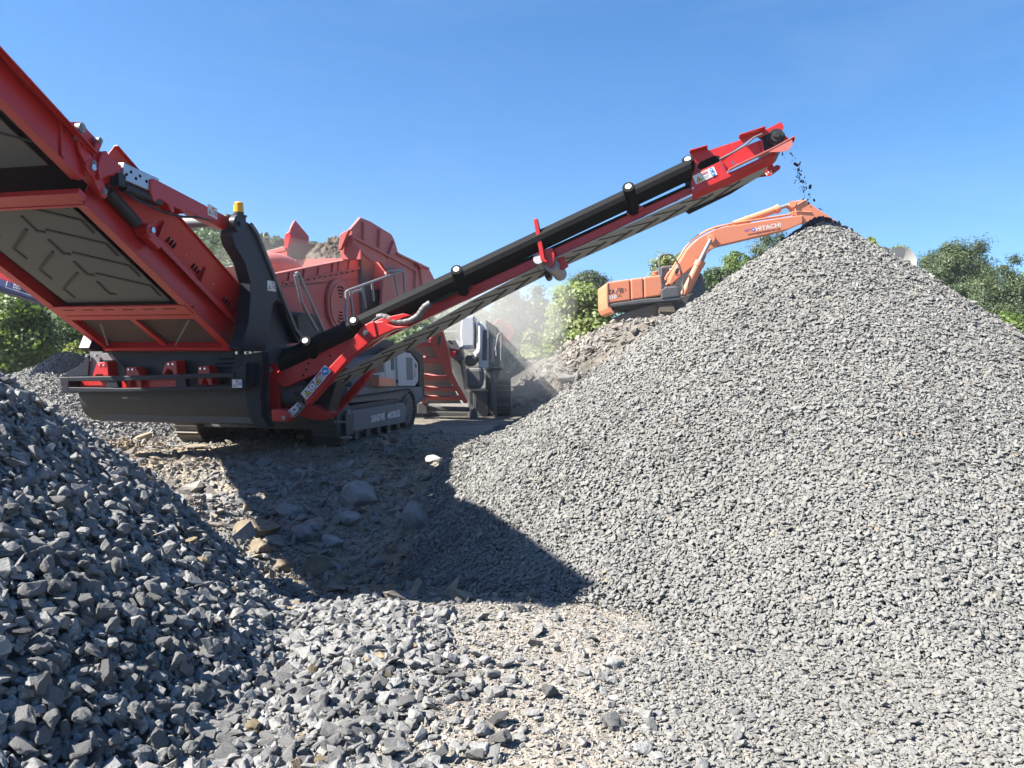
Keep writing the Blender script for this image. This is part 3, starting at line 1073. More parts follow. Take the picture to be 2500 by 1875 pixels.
# ------------------------------------------------------------------ big belt conveyor rising towards the camera
INC = math.atan(.56)
CL = Vector((0, -math.cos(INC), math.sin(INC)))      # up along the belt
CN = Vector((0, math.sin(INC), math.cos(INC)))       # out of its top
C0 = Vector((0, -.19, 1.45))
def CP(px, py, n=0.0):
    """point of the plane n above the conveyor's lower flange, as (u, l)"""
    P = PL(px, py, C0 + CN * n, CN)
    return P.x, (P - C0).dot(CL)
def C3(u, l, n):
    return C0 + UX * u + CL * l + CN * n
uR = CP(565, 850)[0]
uL = CP(253, 850)[0]
LEN = 7.55
ax = (UX, CL, CN)
conv = None
MC = bpy.data.objects.new('belt_conveyor', None)
COL.objects.link(MC); MC.parent = M
l_fold = CP(196, 482)[1]
def frame_run(sgn, l0, l1, dn, du, htop):
    """side frame of one conveyor section: channel web, flanges, gussets"""
    A = MB()
    u = (uR - .06 if sgn > 0 else uL + .06) + du * sgn
    lm, ln = (l0 + l1) / 2, l1 - l0
    A.box(C3(u, lm, dn + .17), (.012, ln, .34), ax)
    A.box(C3(u + .03 * sgn, lm, dn - .006), (.11, ln, .014), ax)
    A.box(C3(u + .045 * sgn, lm, dn + .34), (.10, ln, .014), ax)
    A.box(C3(u + .092 * sgn, lm, dn + .31), (.010, ln, .06), ax)
    # skirt plate above, leaning outwards
    P = [C3(u, l0, dn + .36), C3(u, l1, dn + .36), C3(u + .10 * sgn, l1, dn + htop), C3(u + .10 * sgn, l0, dn + htop)]
    A.prism(P, UX * (.01 * sgn))
    A.box(C3(u + .12 * sgn, lm, dn + htop), (.05, ln, .012), ax)
    k = int(ln / .75)
    for i in range(k + 1):
        l = l0 + .12 + (ln - .24) * i / max(k, 1)
        A.prism([C3(u + .008 * sgn, l - .008, dn + .35), C3(u + .095 * sgn, l - .008, dn + .35), C3(u + .095 * sgn, l - .008, dn + min(.56, htop - .05)), C3(u + .05 * sgn, l - .008, dn + min(.60, htop - .02))], CL * .014)
    return A.build('side_frame', 'red_paint', MC, .004)
lowR = frame_run(1, -.02, l_fold - .1, 0, 0, .74)
frame_run(-1, -.02, l_fold - .1, 0, 0, .74)
n_up = (SP(150, 283, uR + .16) - C0).dot(CN)
frame_run(1, l_fold + .15, LEN, .10, .10, n_up - .10)
frame_run(-1, l_fold + .15, LEN, .10, .10, n_up - .10)
A = MB()
for grp in (.25, .95, 1.45):
    for k in range(3):
        l = grp + .085 * (2 - k) * .9
        n0 = .42 + .02 * k
        A.box(C3(uR - .06 + .045, l + .02 * k, .52), (.012, .026, .17), (norm(UX + CN * -.1), norm(CL + CN * .25), norm(CN - CL * .25)))
A.build('louvre', 'black_hole', MC)
A = MB()
for l in np.arange(.1, 2.6, .3):
    for h in (.70, .50):
        A.sphere(C3(uR + .045 - (.02 if h > .6 else .05), l, h), .011, 8, 6)
A.build('bolts', 'chrome', MC, smooth=True)
# belt: carrying strand above, return strand below with moulded cleats
def belt_run(l0, l1, n, u0, u1):
    A = MB()
    A.box(C3((u0 + u1) / 2, (l0 + l1) / 2, n), (u1 - u0, l1 - l0, .014), ax)
    bl = A.build('belt', 'belt_rubber', MC)
    A = MB()
    # cleat strokes as the photo shows them on the lower belt, repeated along it
    st_ = [[(177, 613), (316, 645), (342, 672)], [(120, 582), (155, 616), (174, 618)], [(66, 556), (35, 604), (66, 629)]]
    st_ = [[CP(*p, .06) for p in q] for q in st_]
    pitch = CP(177, 613, .06)[1] - CP(237.3, 664, .06)[1]
    for k in range(-16, 24):
        for q in st_:
            for a, b_ in zip(q, q[1:]):
                if min(a[1], b_[1]) + k * pitch > l0 + .02 and max(a[1], b_[1]) + k * pitch < l1 - .02:
                    A.bar(C3(a[0], a[1] + k * pitch, n - .012), C3(b_[0], b_[1] + k * pitch, n - .012), .026, .014, CN)
    A.build('cleats', 'cleat_rubber', bl)
    return bl
uBR, uBL = uR - .20, uL + .20
belt_run(CP(300, 742)[1] - .03, l_fold + .05, .055, uBL + .03, uBR - .03)
belt_run(l_fold + .1, LEN - .1, .34, uBL + .06, uBR - .20)
A = MB()                                              # carrying strand, loaded side, plus dark space between the strands
A.box(C3((uL + uR) / 2, LEN / 2 + .1, .50), (uBR - uBL, LEN - .3, .014), ax)
A.build('carrying_belt', 'black_rubber', MC)
A = MB()
A.box(C3((uL + uR) / 2, l_fold / 2, .13), (uR - uL - .16, l_fold - .5, .012), ax)
A.box(C3((uL + uR) / 2, (l_fold + LEN) / 2, .385), (uR - uL - .02, LEN - l_fold - .4, .012), ax)
A.build('dark_underside', 'black_rubber', MC)  # black sheets stand in for the shaded gap between the strands
# head drum at the far end out over the pile
A = MB()
A.cyl(C3(uL + .05, LEN, .40), C3(uR - .05, LEN, .40), .17, 24)
A.build('head_drum', 'black_rubber', MC, smooth=True)
# cross members
A = MB()
def cross(l, n, hl, hn, name='cross_member', extra=0):
    A = MB()
    A.box(C3((uL + uR) / 2, l, n), (uR - uL - .03 + extra, hl, hn), ax)
    return A.build(name, 'red_paint', MC, .004)
lA, lB, lC = CP(300, 746)[1], CP(300, 779)[1], CP(400, 851)[1]
c1 = cross(lA - .08, -.012, .19, .02); cross(lB + .05, -.006, .09, .016); cross((lA + lB) / 2, .03, .012, .09)
A = MB()
for k in range(6):
    A.box(C3(uL + .25 + k * (uR - uL - .5) / 5, lA - .05, -.024), (.16, .008, .004), ax)
A.build('slot_grille', 'black_hole', c1)
cross(l_fold + .04, .0, .10, .06, extra=.2); cross(l_fold - .08, -.012, .03, .05, extra=.1); cross(l_fold - .02, -.02, .09, .016, extra=.1)
cross(4.9, .09, .09, .06, extra=.2)
A = MB()
A.cyl(C3(uL + .1, lB - .02, .06), C3(uR - .12, lB - .02, .06), .045, 16)
A.build('tail_roller', 'dull_steel', MC, smooth=True)
# the tail guard: a mesh panel with a frame and one slanting bar, chains hanging across it
A = MB()
A.box(C3((uL + uR) / 2, (lB + lC) / 2, .085), (uR - uL - .10, lB - lC, .008), ax)
tg = A.build('tail_guard', 'dusty_brown_wall', MC)
A = MB()
for k in range(44):
    u = uL + .06 + (uR - uL - .12) * k / 43
    A.box(C3(u, (lB + lC) / 2, .07), (.005, lB - lC, .005), ax)
for k in range(16):
    A.box(C3((uL + uR) / 2, lC + (lB - lC) * k / 16, .068), (uR - uL - .1, .005, .005), ax)
A.build('wire_mesh', 'dark_steel', tg)
A = MB()
A.box(C3((uL + uR) / 2, lC + .02, .02), (uR - uL - .02, .06, .10), ax)
A.bar(C3(CP(328, 788)[0], lB, .03), C3(CP(398, 845)[0], lC + .02, .03), .075, .03, CN)
A.build('tail_frame', 'red_paint', MC, .004)
for (a, b_) in (((243, 798), (264, 842)), ((459, 788), (428, 842))):
    A = MB()
    p, q = CP(*a), CP(*b_)
    p, q = C3(p[0], p[1], .04), C3(q[0], q[1], -.01)
    n = 12
    for k in range(n):
        m0, m1 = p.lerp(q, k / n), p.lerp(q, (k + .85) / n)
        off = UX * .008 if k % 2 else VY * .008
        A.tube([m0 + off, m1 + off], .0035, 5); A.tube([m0 - off, m1 - off], .0035, 5)
    A.build('chain', 'galvanised_steel', MC)
# folding ram along the right frame, and the knuckle brackets at the fold
A = MB()
ru = uR + .03
A.cyl(C3(ru, CP(382, 612)[1] + .12, .27), C3(ru, l_fold - .25, .29), .062, 18)
A.cyl(C3(ru, l_fold - .25, .29), C3(ru, l_fold + .12, .31), .035, 14)
A.build('fold_ram', 'black_rubber', MC, smooth=True)
lb = CP(382, 612)[1]
for l in (lb, l_fold + .1):
    A = MB()
    A.cyl(C3(ru - .05, l, .27), C3(ru + .10, l, .27), .075, 16)
    A.box(C3(ru + .02, l - .1, .24), (.10, .26, .10), ax)
    A.build('ram_mount', 'red_paint', MC, .006, True)
for l in (lb, l_fold + .1):
    A = MB()
    A.cyl(C3(ru + .10, l, .27), C3(ru + .125, l, .27), .03, 10)
    A.build('pivot_pin', 'chrome', MC, smooth=True)
A = MB()
K = C0 + UX * (uR + .06)
def kp(px, py, u=uR + .07):
    return SP(px, py, u)
A.prism([kp(a, b_) for a, b_ in [(150, 330), (150, 288), (166, 297), (203, 298), (214, 316), (235, 338), (252, 342), (249, 355), (232, 395), (244, 440), (262, 470), (262, 482), (250, 487), (216, 420), (200, 440), (170, 420), (150, 375)]], UX * -.05)
A.prism([kp(a, b_, uR + .12) for a, b_ in [(190, 335), (204, 338), (238, 408), (262, 468), (258, 486), (248, 478), (196, 372)]], UX * -.04)
A.prism([kp(a, b_, uR + .12) for a, b_ in [(235, 345), (248, 347), (237, 400), (224, 398)]], UX * -.04)
A.prism([kp(a, b_, uR + .16) for a, b_ in [(243, 390), (250, 372), (260, 368), (270, 384), (296, 402), (297, 424), (286, 430), (268, 428), (245, 440), (240, 412)]], UX * -.14)
A.build('knuckle', 'red_paint', MC, .008)
for px, py, r in ((202, 312, .045), (199, 336, .030), (246, 343, .030), (231, 399, .030), (258, 468, .026), (291, 410, .026)):
    A = MB()
    p = kp(px, py, uR + .14)
    A.cyl(p - UX * .06, p - UX * .0, r, 14); A.cyl(p, p + UX * .012, r * .5, 8)
    A.build('pivot_pin', 'dull_steel', MC, smooth=True)
# the stay from the knuckle to the post: galvanised slide, red arm, small ram with a hose
us = 1.14
ST = bpy.data.objects.new('conveyor_stay', None); COL.objects.link(ST); ST.parent = M
A = MB()
A.bar(SP(294, 418, us), SP(380, 456, us), .08, .17, ZZ)
gs = A.build('slide_bar', 'galvanised_steel', ST, .008)
A = MB()
for px, py in ((309, 426), (320, 420), (332, 436), (342, 430), (358, 443)):
    p = SP(px, py, us + .041)
    A.cyl(p - UX * .004, p + UX * .003, .016, 12)
A.build('pin_holes', 'black_hole', gs)
A = MB()
A.prism(sp([(368, 438), (378, 436), (560, 531), (566, 546), (560, 562), (548, 560), (470, 522), (452, 515), (448, 523), (440, 512), (425, 506), (428, 518), (420, 520), (410, 498), (390, 486), (376, 494), (368, 470)], us + .06), UX * -.12)
arm = A.build('stay_arm', 'red_paint', ST, .012)
d = Decal(SP(506, 524, us + .06), (SP(533, 538, us + .06) - SP(506, 524, us + .06)), (0, 0, 1), .006)
d.rect(0, 0, .19, .13, 'white_vinyl').warn(.01, .02, .065).lines(.08, .02, .045, .06, 3).rect(.08, .09, .045, .02, 'red_ink').disc(.158, .055, .028, 'black_ink').disc(.158, .055, .02, 'white_vinyl').poly([(.14, .035), (.145, .033), (.178, .077), (.173, .079)], 'red_ink').build('warning_label', ST)
A = MB()
A.cyl(SP(300, 456, us), SP(345, 476, us), .05, 16)
A.cyl(SP(345, 476, us), SP(362, 484, us), .052, 16)
A.box(SP(376, 482, us), (.11, .12, .14)); A.box(SP(288, 440, us), (.1, .1, .12))
A.build('stay_ram', 'black_rubber', ST, smooth=True)
A = MB()
A.tube([SP(a, b_, us + .05) for a, b_ in [(316, 474), (330, 486), (360, 500), (400, 518), (440, 529), (480, 530), (520, 540)]], .013, 8)
A.build('hose', 'black_rubber', ST, smooth=True)
A = MB()
p = SP(578, 546, 1.31)
A.cyl(p - UX * .05, p + UX * .03, .10, 20); A.cyl(p + UX * .03, p + UX * .06, .03, 10)
A.build('post_pivot', 'navy_paint', M, .006, True)

# ------------------------------------------------------------------ crawler tracks
def crawler(name, parent, u0, u1, v0, v1, z0, h, mat='track_steel', both=True):
    """a closed track: shoes round a stadium path, rollers, side frame"""
    r = h / 2
    L_ = (v1 - v0) - 2 * r
    per = 2 * L_ + 2 * math.pi * r
    n = int(per / .165)
    T = bpy.data.objects.new(name, None); COL.objects.link(T); T.parent = parent
    A = MB()
    uc, w = (u0 + u1) / 2, u1 - u0
    for i in range(n):
        s_ = per * i / n
        if s_ < L_:
            p, t = Vector((uc, v0 + r + s_, z0)), VY
        elif s_ < L_ + math.pi * r:
            a = (s_ - L_) / r
            p, t = Vector((uc, v1 - r + r * math.sin(a), z0 + r - r * math.cos(a))), Vector((0, math.cos(a), math.sin(a)))
        elif s_ < 2 * L_ + math.pi * r:
            p, t = Vector((uc, v1 - r - (s_ - L_ - math.pi * r), z0 + h)), -VY
        else:
            a = (s_ - 2 * L_ - math.pi * r) / r
            p, t = Vector((uc, v0 + r - r * math.sin(a), z0 + r + r * math.cos(a))), Vector((0, -math.cos(a), -math.sin(a)))
        nn = UX.cross(t)
        if (p - Vector((uc, (v0 + v1) / 2, z0 + r))).dot(nn) < 0:
            nn = -nn
        A.box(p, (w, .155, .022), (UX, t, nn))
        A.box(p + nn * .022 - t * .055, (w, .02, .03), (UX, t, nn))
        A.box(p + nn * .018 + t * .0, (w, .014, .02), (UX, t, nn))
        A.box(p - nn * .04, (w * .35, .10, .06), (UX, t, nn))
    A.build('track_shoes', mat, T)
    k = int(L_ / .42)
    for i in range(k + 1):
        A = MB()
        A.cyl((u0 + .05, v0 + r + L_ * i / k, z0 + .11), (u1 - .05, v0 + r + L_ * i / k, z0 + .11), .09, 14)
        A.build('track_roller', 'dark_steel', T, smooth=True)
    for v in (v0 + r, v1 - r):
        A = MB()
        A.cyl((u0 + .03, v, z0 + r), (u1 - .03, v, z0 + r), r - .07, 20)
        for uu in (u0 + .02, u1 - .02):
            A.cyl((uu - .01, v, z0 + r), (uu + .01, v, z0 + r), r * .55, 16)
        A.build('track_idler', 'dark_steel', T, smooth=True)
    A = MB()
    A.box((uc, (v0 + v1) / 2, z0 + r), (w * .5, L_, h - .26))
    A.build('track_body', 'dark_steel', T)
    return T
zt = -.06
crawler('crawler_track', M, -1.42, -1.0, 1.95, 5.5, zt, .72)
TR = crawler('crawler_track', M, 1.0, 1.42, 1.95, 5.5, zt, .72, 'dark_steel')
A = MB()                                              # side cover with lettering
A.prism(sp([(860, 1003), (960, 986), (982, 992), (984, 1032), (862, 1053)], 1.43), UX * -.05)
A.prism(sp([(964, 985), (986, 983), (992, 992), (990, 1030), (965, 1034)], 1.436), UX * -.05)
A.prism(sp([(848, 1002), (858, 1000), (862, 1053), (850, 1055)], 1.45), UX * -.06)
fr = A.build('track_cover', 'grey_frame', TR, .006)
p0, p1 = SP(905, 1032, 1.43), SP(975, 1018.5, 1.43)
wd = (p1 - p0).length
d = Decal(p0, VY, ZZ, .012)
d.text('SANDVIK', 0, 0, wd * .47, .125, 'white_paint', .03)
d.disc(wd * .53, .055, .075, 'black_ink').disc(wd * .545, .055, .05, 'grey_ink')
d.text('MOBILES', wd * .57, 0, wd * .43, .125, 'white_paint', .03)
d.build('lettering', TR)
A = MB()
A.box(SP(853, 1036, 1.46), (.03, .3, .34))
A.build('drive_cover', 'dark_steel', TR, .03)
# chassis between the tracks
A = MB()
A.box((0, 3.2, .72), (1.9, 5.6, .34)); A.box((0, .55, .55), (2.3, 1.0, .16)); A.box((0, 2.3, .35), (1.9, .5, .3)); A.box((0, 4.9, .35), (1.9, .5, .3))
A.box((0, 3.5, 1.25), (1.5, 5.2, .8)); A.box((.1, .55, 1.05), (2.3, .7, .9))
A.build('chassis', 'dark_steel', M, .01)
# ------------------------------------------------------------------ side conveyor (rises to the right over the cone)
VC = .30
SC = bpy.data.objects.new('side_conveyor', None); COL.objects.link(SC); SC.parent = M
BW = .82
# return belt, cleated face down, drooping a little at the take-up rollers
near_edge = [(742, 962), (973, 838), (1160, 731), (1340, 638), (1500, 566), (1690, 480), (1760, 449), (1835, 413), (1884, 385)]
Q = rp(near_edge, VC)
A = MB()
A.sheet([Q, [p + VY * BW for p in Q]], (0, 0, .012))
rb = A.build('return_belt', 'pale_belt_rubber', SC)
A = MB()
seg = []
for a, b_ in zip(Q, Q[1:]):
    seg.append((a, b_, (b_ - a).length))
tot = sum(s_[2] for s_ in seg)
def along(t):
    for a, b_, l in seg:
        if t <= l:
            return a.lerp(b_, t / l), norm(b_ - a)
        t -= l
    return seg[-1][1], norm(seg[-1][1] - seg[-1][0])
t = .15
while t < tot - .7:
    # open V: two arms slanting in from the edges towards the leading end
    for v0_, v1_, ta in ((.07, .40, t), (.70, .36, t + .10)):
        a, e = along(ta); b_, e2 = along(ta + .30)
        A.bar(a + VY * v0_ + Vector((0, 0, -.003)), b_ + VY * v1_ + Vector((0, 0, -.003)), .042, .010, (0, 0, 1))
    t += .345
A.build('cleats', 'cleat_rubber', rb)
# carrying belt: troughed, black
top_edge = [(690, 857), (744, 831), (1101, 664), (1330, 555.5), (1685, 387)]
low_edge = [(690, 912), (800, 853), (1181, 671), (1344, 596), (1531, 511), (1685, 438)]
T0, T1 = RP(*top_edge[0], VC - .06), RP(*top_edge[-1], VC - .06)
B0, B1 = RP(690, 912, VC - .02), RP(1690, 437, VC - .02)
prof = [(0, .0), (.12, -.07), (.35, -.125), (.6, -.13), (.85, -.085), (1.0, .02), (.8, .07), (.45, .09), (.12, .06)]
def roll(T, B):
    ring = []
    for h, dv in prof:
        p = T.lerp(B, h)
        ring.append(Vector((p.x, p.y + dv, p.z)))
    return ring
A = MB()
A.loft(roll(T0, B0), roll(T1, B1))
A.build('dust_cover', 'cover_rubber', SC, smooth=True)
# stone carried on it
e_b = norm(B1 - B0)
# idler stations: wing rollers with pale end caps, brackets and bolts
for cx, cy, bx_, by_ in ((745, 832, 770, 870), (862, 782, 880, 815), (1114, 658, 1132, 712), (1534, 456, 1546, 515), (1679, 389, 1689, 440)):
    in_ = .28 if cx > 1660 else 0
    p, q = RP(cx, cy, VC - .36 + in_), RP(bx_, by_, VC + .02 + in_ * .5)
    A = MB()
    A.cyl(p, q, .070, 20)
    ro = A.build('idler_roller', 'cover_rubber', SC, .004, True)
    A = MB()
    dd = norm(p - q)
    A.cyl(p, p + dd * .010, .036, 18)
    A.build('end_cap', 'white_paint', ro, smooth=True)
for (a, b_, c_) in (((1128, 690), (1152, 682), (1134, 712)), ((1525, 492), (1560, 500), (1532, 528)), ((1668, 425), (1700, 440), (1676, 460))):
    A = MB()
    A.prism(rp([a, b_, (b_[0] + 4, b_[1] + 14), c_], VC + .02), VY * .12)
    A.build('idler_bracket', 'black_rubber', SC, .004)
# lattice channel that carries it
A = MB()
chT = [(700, 899), (877, 812), (1154, 697), (1240, 659), (1352, 605), (1530, 520), (1684, 450)]
chB = [(700, 945), (877, 860), (1154, 727), (1240, 688), (1312, 653), (1376, 622), (1530, 541), (1690, 470)]
a0, a1 = RP(*chT[0], VC + .03), RP(*chT[-1], VC + .03)
b0, b1 = RP(700, 938, VC + .03), RP(1690, 470, VC + .03)
A.prism([a0, a1, b1, b0], VY * .012)
mid0, mid1 = (a0 + b0) / 2, (a1 + b1) / 2
fo = Vector((0, BW - .05, .11))
A.bar(mid0 + fo, mid1 + fo, .03, .05, ZZ)
A.bar(a0 + VY * .03, a1 + VY * .03, .07, .012, VY.cross(norm(a1 - a0)))
A.bar(b0 + VY * .03, b1 + VY * .03, .07, .012, VY.cross(norm(b1 - b0)))
for k in range(12):
    s_ = (k + .5) / 12
    A.bar(mid0.lerp(mid1, s_) + VY * .02, mid0.lerp(mid1, s_) + fo, .04, .04)
A.build('channel_frame', 'red_paint', SC, .004)
A = MB()
A.bar(a0 + Vector((0, -.012, -.014)), a1 + Vector((0, -.012, -.014)), .02, .035, VY.cross(norm(a1 - a0)))
A.build('belt_edge', 'cover_rubber', SC, .004)
for x, y in ((1128, 694), (1145, 688), (1548, 508), (1562, 502), (1690, 448)):
    A = MB()
    p = RP(x, y, VC + .02)
    A.cyl(p, p - VY * .02, .012, 8)
    A.build('bolt', 'chrome', SC)
for pts in ([(1123, 712), (1152, 694), (1156, 702), (1128, 718)], [(1529, 520), (1570, 502), (1572, 510), (1533, 527)]):
    A = MB()
    A.prism(rp(pts, VC - .015), VY * .05)
    A.build('flange_plate', 'red_paint', SC, .003)
# heavy lower beam and cheek plate at the machine end
A = MB()
A.prism(rp([(676, 908), (690, 898), (877, 803), (925, 782), (975, 772), (1000, 776), (960, 806), (905, 846), (816, 892), (700, 944), (688, 945), (676, 930)], VC - .06), VY * .10)
A.build('lower_beam', 'red_paint', SC, .008)
A = MB()
for x, y in ((753, 887), (748, 902), (806, 868), (740, 916), (833, 880)):
    p = RP(x, y, VC - .06)
    A.cyl(p + VY * .004, p - VY * .004, .015, 10)
A.build('bolt_holes', 'black_hole', SC)
A = MB()
A.prism(rp([(632, 896), (655, 893), (662, 888), (682, 886), (704, 890), (680, 905), (676, 930), (683, 965), (680, 1008), (640, 1004), (634, 990)], VC - .02), VY * .06)
A.build('cheek_plate', 'red_paint', SC, .008)
A = MB()
p = RP(660, 903, VC - .02)
A.cyl(p, p - VY * .03, .035, 14); A.cyl(p - VY * .03, p - VY * .05, .02, 6)
A.build('pins', 'dull_steel', SC, smooth=True)
A = MB()                                              # dark works in the throat below
A.prism(rp([(676, 905), (760, 880), (830, 900), (800, 1010), (690, 1010), (682, 960)], VC + .35), VY * .3)
A.prism(rp([(640, 862), (745, 838), (840, 800), (860, 815), (700, 893), (640, 894)], VC + .3), VY * .2)
A.build('drive_guard', 'black_rubber', SC, .01)
A = MB()
A.cyl(RP(684, 962, VC + .1), RP(745, 945, VC + .1), .09, 16); A.cyl(RP(700, 975, VC + .1), RP(728, 966, VC + .1), .11, 16)
A.build('drive_motor', 'dark_steel', SC, .006, True)
A = MB()
A.prism(rp([(690, 985), (770, 990), (800, 1010), (790, 1026), (760, 1024), (700, 1008)], VC + .22), VY * .3)
A.build('sub_beam', 'red_paint', SC, .01)
# support arms
def support(vv, pts, mat, nm):
    A = MB()
    A.prism(rp(pts, vv), VY * .14)
    return A.build(nm, mat, SC, .014)
va = VC - .28
sa = support(va, [(737, 964), (836, 862), (885, 794), (903, 787), (935, 783), (944, 790), (960, 796), (998, 797), (960, 806), (925, 822), (905, 834), (848, 880), (762, 980), (748, 992)], 'red_paint', 'support_arm')
A = MB()
A.prism(rp([(899, 788), (912, 784), (920, 822), (900, 828), (890, 815), (884, 800)], va - .02), VY * .03)
A.build('knee_plate', 'red_paint', sa, .006)
A = MB()
p = RP(895, 812, va - .02)
A.cyl(p, p - VY * .035, .035, 14); A.cyl(p - VY * .035, p - VY * .05, .02, 6)
A.build('knee_pin', 'chrome', sa, smooth=True)
o_ = RP(739, 966, va)
ex = norm(RP(797, 900, va) - RP(739, 966, va)); ey = Vector((-ex.z, 0, ex.x))
wl = (RP(797, 900, va) - o_).length
o_ = o_ - ey * 0 + Vector((0, 0, 0))
o_ = RP(750, 976, va)
d = Decal(o_, ex, ey, .016)
h_ = .115
for k in range(2):
    x = k * wl * .42
    d.rect(x, 0, wl * .40, h_, 'white_vinyl' if k else 'light_grey_paint')
    d.warn(x + .02, .015, .10) if k == 0 else d.warn(x + .03, .012, .10)
d.rect(.135, .075, .11, .028, 'red_ink').lines(.135, .012, .11, .055, 4)
d.disc(wl * .385, h_ * .5, .047, 'purple_ink').disc(wl * .385, h_ * .5, .038, 'white_vinyl').poly([(wl * .36, .03), (wl * .365, .025), (wl * .41, .085), (wl * .405, .09)], 'purple_ink').disc(wl * .385, h_ * .5, .012, 'black_ink')
d.rect(wl * .62, .082, .11, .02, 'red_ink').lines(wl * .62, .012, .11, .06, 4)
d.rect(wl * .84, 0, wl * .22, h_, 'white_vinyl').disc(wl * .94, h_ * .5, .05, 'blue_ink').disc(wl * .92, h_ * .55, .016, 'white_vinyl').disc(wl * .965, h_ * .42, .014, 'white_vinyl')
d.build('warning_label', SC)
A = MB()                                              # galvanised telescoping foot and clevis
A.prism(rp([(699, 1006), (712, 995), (726, 982), (736, 992), (726, 1006), (712, 1020), (706, 1022)], va + .01), VY * .12)
ft = A.build('arm_foot', 'galvanised_steel', SC, .006)
A = MB()
for x, y in ((727, 990), (719, 1000), (731, 996)):
    p = RP(x, y, va + .01); A.cyl(p + VY * .003, p - VY * .003, .014, 10)
A.build('pin_holes', 'black_hole', ft)
A = MB()
A.prism(rp([(663, 998), (690, 1000), (704, 1008), (708, 1020), (702, 1030), (664, 1028)], va - .03), VY * .2)
A.build('clevis', 'red_paint', SC, .01)
A = MB()
p = RP(695, 1020, va - .03)
A.cyl(p, p - VY * .03, .03, 14); A.cyl(p - VY * .03, p - VY * .045, .018, 6)
A.build('clevis_pin', 'chrome', SC, smooth=True)
support(VC + .95, [(806, 1010), (860, 940), (908, 893), (914, 896), (880, 945), (828, 1000), (812, 1018)], 'red_paint', 'support_arm')
A = MB()
A.prism(rp([(784, 1020), (806, 986), (818, 992), (812, 1004), (790, 1022)], VC + .94), VY * .12)
A.build('arm_foot', 'dull_steel', SC, .004)
# hydraulic hoses wrapped in spiral guard
path = [(921, 776), (930, 772), (946, 776), (960, 785), (985, 787), (1005, 782), (1022, 772), (1030, 758), (1040, 746), (1056, 739)]
P = rp(path, VC - .16)
fine = []
for i in range(len(P) - 1):
    for k in range(6):
        t = k / 6
        fine.append(P[i].lerp(P[i + 1], t))
sm = [sum((fine[min(max(i + j, 0), len(fine) - 1)] for j in range(-3, 4)), Vector()) / 7 for i in range(len(fine))]
A = MB()
A.tube(sm, [.045 if (i // 2) % 2 else .0415 for i in range(len(sm))], 12)
A.build('wrapped_hose', 'charcoal_paint', SC, smooth=True)
A = MB()
A.tube(rp([(921, 776), (908, 785), (897, 797), (880, 818), (868, 838), (852, 842)], VC - .18), .012, 8)
A.tube(rp([(1052, 741), (1080, 726), (1110, 716), (1150, 700)], VC - .04), .02, 8)
A.tube(rp([(1060, 738), (1085, 729), (1100, 715)], VC - .05), .02, 8)
A.build('hose', 'black_rubber', SC, smooth=True)
# dust hood piece lying on the arm
A = MB()
A.prism(rp([(905, 788), (935, 776), (985, 765), (1000, 770), (960, 785), (912, 796)], VC - .2), VY * .12)
A.build('arm_saddle', 'red_paint', SC, .006)
# take-up station where the frame folds
A = MB()
A.prism(rp([(1302, 535), (1311, 533), (1316, 553), (1330, 632), (1337, 638), (1330, 641), (1320, 635)], VC - .16), VY * .08)
A.prism(rp([(1307, 617), (1322, 612), (1330, 608), (1348, 605), (1354, 620), (1352, 645), (1342, 655), (1333, 640), (1322, 622), (1308, 623)], VC - .10), VY * .09)
A.prism(rp([(1355, 625), (1376, 624), (1380, 636), (1388, 650), (1373, 661), (1362, 652), (1352, 636)], VC + .1), VY * .03)
A.build('take_up_bracket', 'red_paint', SC, .006)
for p, q, r, mt in ((RP(1345, 645, VC - .05), RP(1368, 670, VC + .5), .085, 'dull_steel'), (RP(1314, 632, VC - .12), RP(1322, 648, VC + .1), .062, 'dull_steel'), (RP(1338, 672, VC + .5), RP(1341, 678, VC + .66), .045, 'dark_steel')):
    A = MB()
    A.cyl(p, q, r, 18)
    A.build('take_up_roller', mt, SC, smooth=True)
# head end
HD = bpy.data.objects.new('conveyor_head', None); COL.objects.link(HD); HD.parent = M
vh = VC - .06
A = MB()
low = rp([(1687, 457), (1689, 426), (1757, 394.5), (1771, 423), (1790, 417), (1898, 366), (1893, 380), (1868, 393), (1782, 432), (1690, 472)], vh)
A.prism(low, VY * .012)
A.sheet([rp([(1690, 472), (1782, 432), (1868, 393), (1893, 380)], vh), [p + Vector((0, .10, -.055)) for p in rp([(1690, 474), (1784, 434), (1868, 394), (1893, 381)], vh)]], (0, .008, .008))
A.build('lower_cover', 'red_paint', HD, .004)
A = MB()
A.prism(rp([(1683, 371), (1727, 358.5), (1729, 367), (1806, 342), (1804, 333), (1868, 312.5), (1872, 317), (1845, 330), (1762, 388), (1757, 394), (1689, 426), (1697, 405)], vh + .05), VY * .012)
for a, b_ in (((1683, 371), (1727, 358.5)), ((1804, 333), (1868, 312.5))):
    A.bar(RP(*a, vh + .0), RP(*b_, vh + .0), .14, .012, ZZ)
up = A.build('upper_cover', 'red_paint', HD, .004)
A = MB()
c_ = RP(1731, 397, vh + .05)
e1 = norm(RP(1760, 384, vh) - RP(1700, 410, vh)); e2 = Vector((-e1.z, 0, e1.x))
A.prism([c_ + e1 * (.085 * math.cos(t) + (.05 if math.cos(t) > 0 else -.05)) + e2 * .05 * math.sin(t) - VY * .003 for t in [2 * math.pi * i / 20 for i in range(20)]], VY * .006)
A.build('oval_hole', 'black_hole', up)
A = MB()
A.prism(rp([(1757, 389), (1808, 362), (1842, 347), (1862, 340), (1866, 372), (1793, 408), (1772, 420)], vh + .06), VY * .012)
A.prism(rp([(1757, 389), (1760, 388), (1775, 420), (1772, 423)], vh - .0), VY * .07)
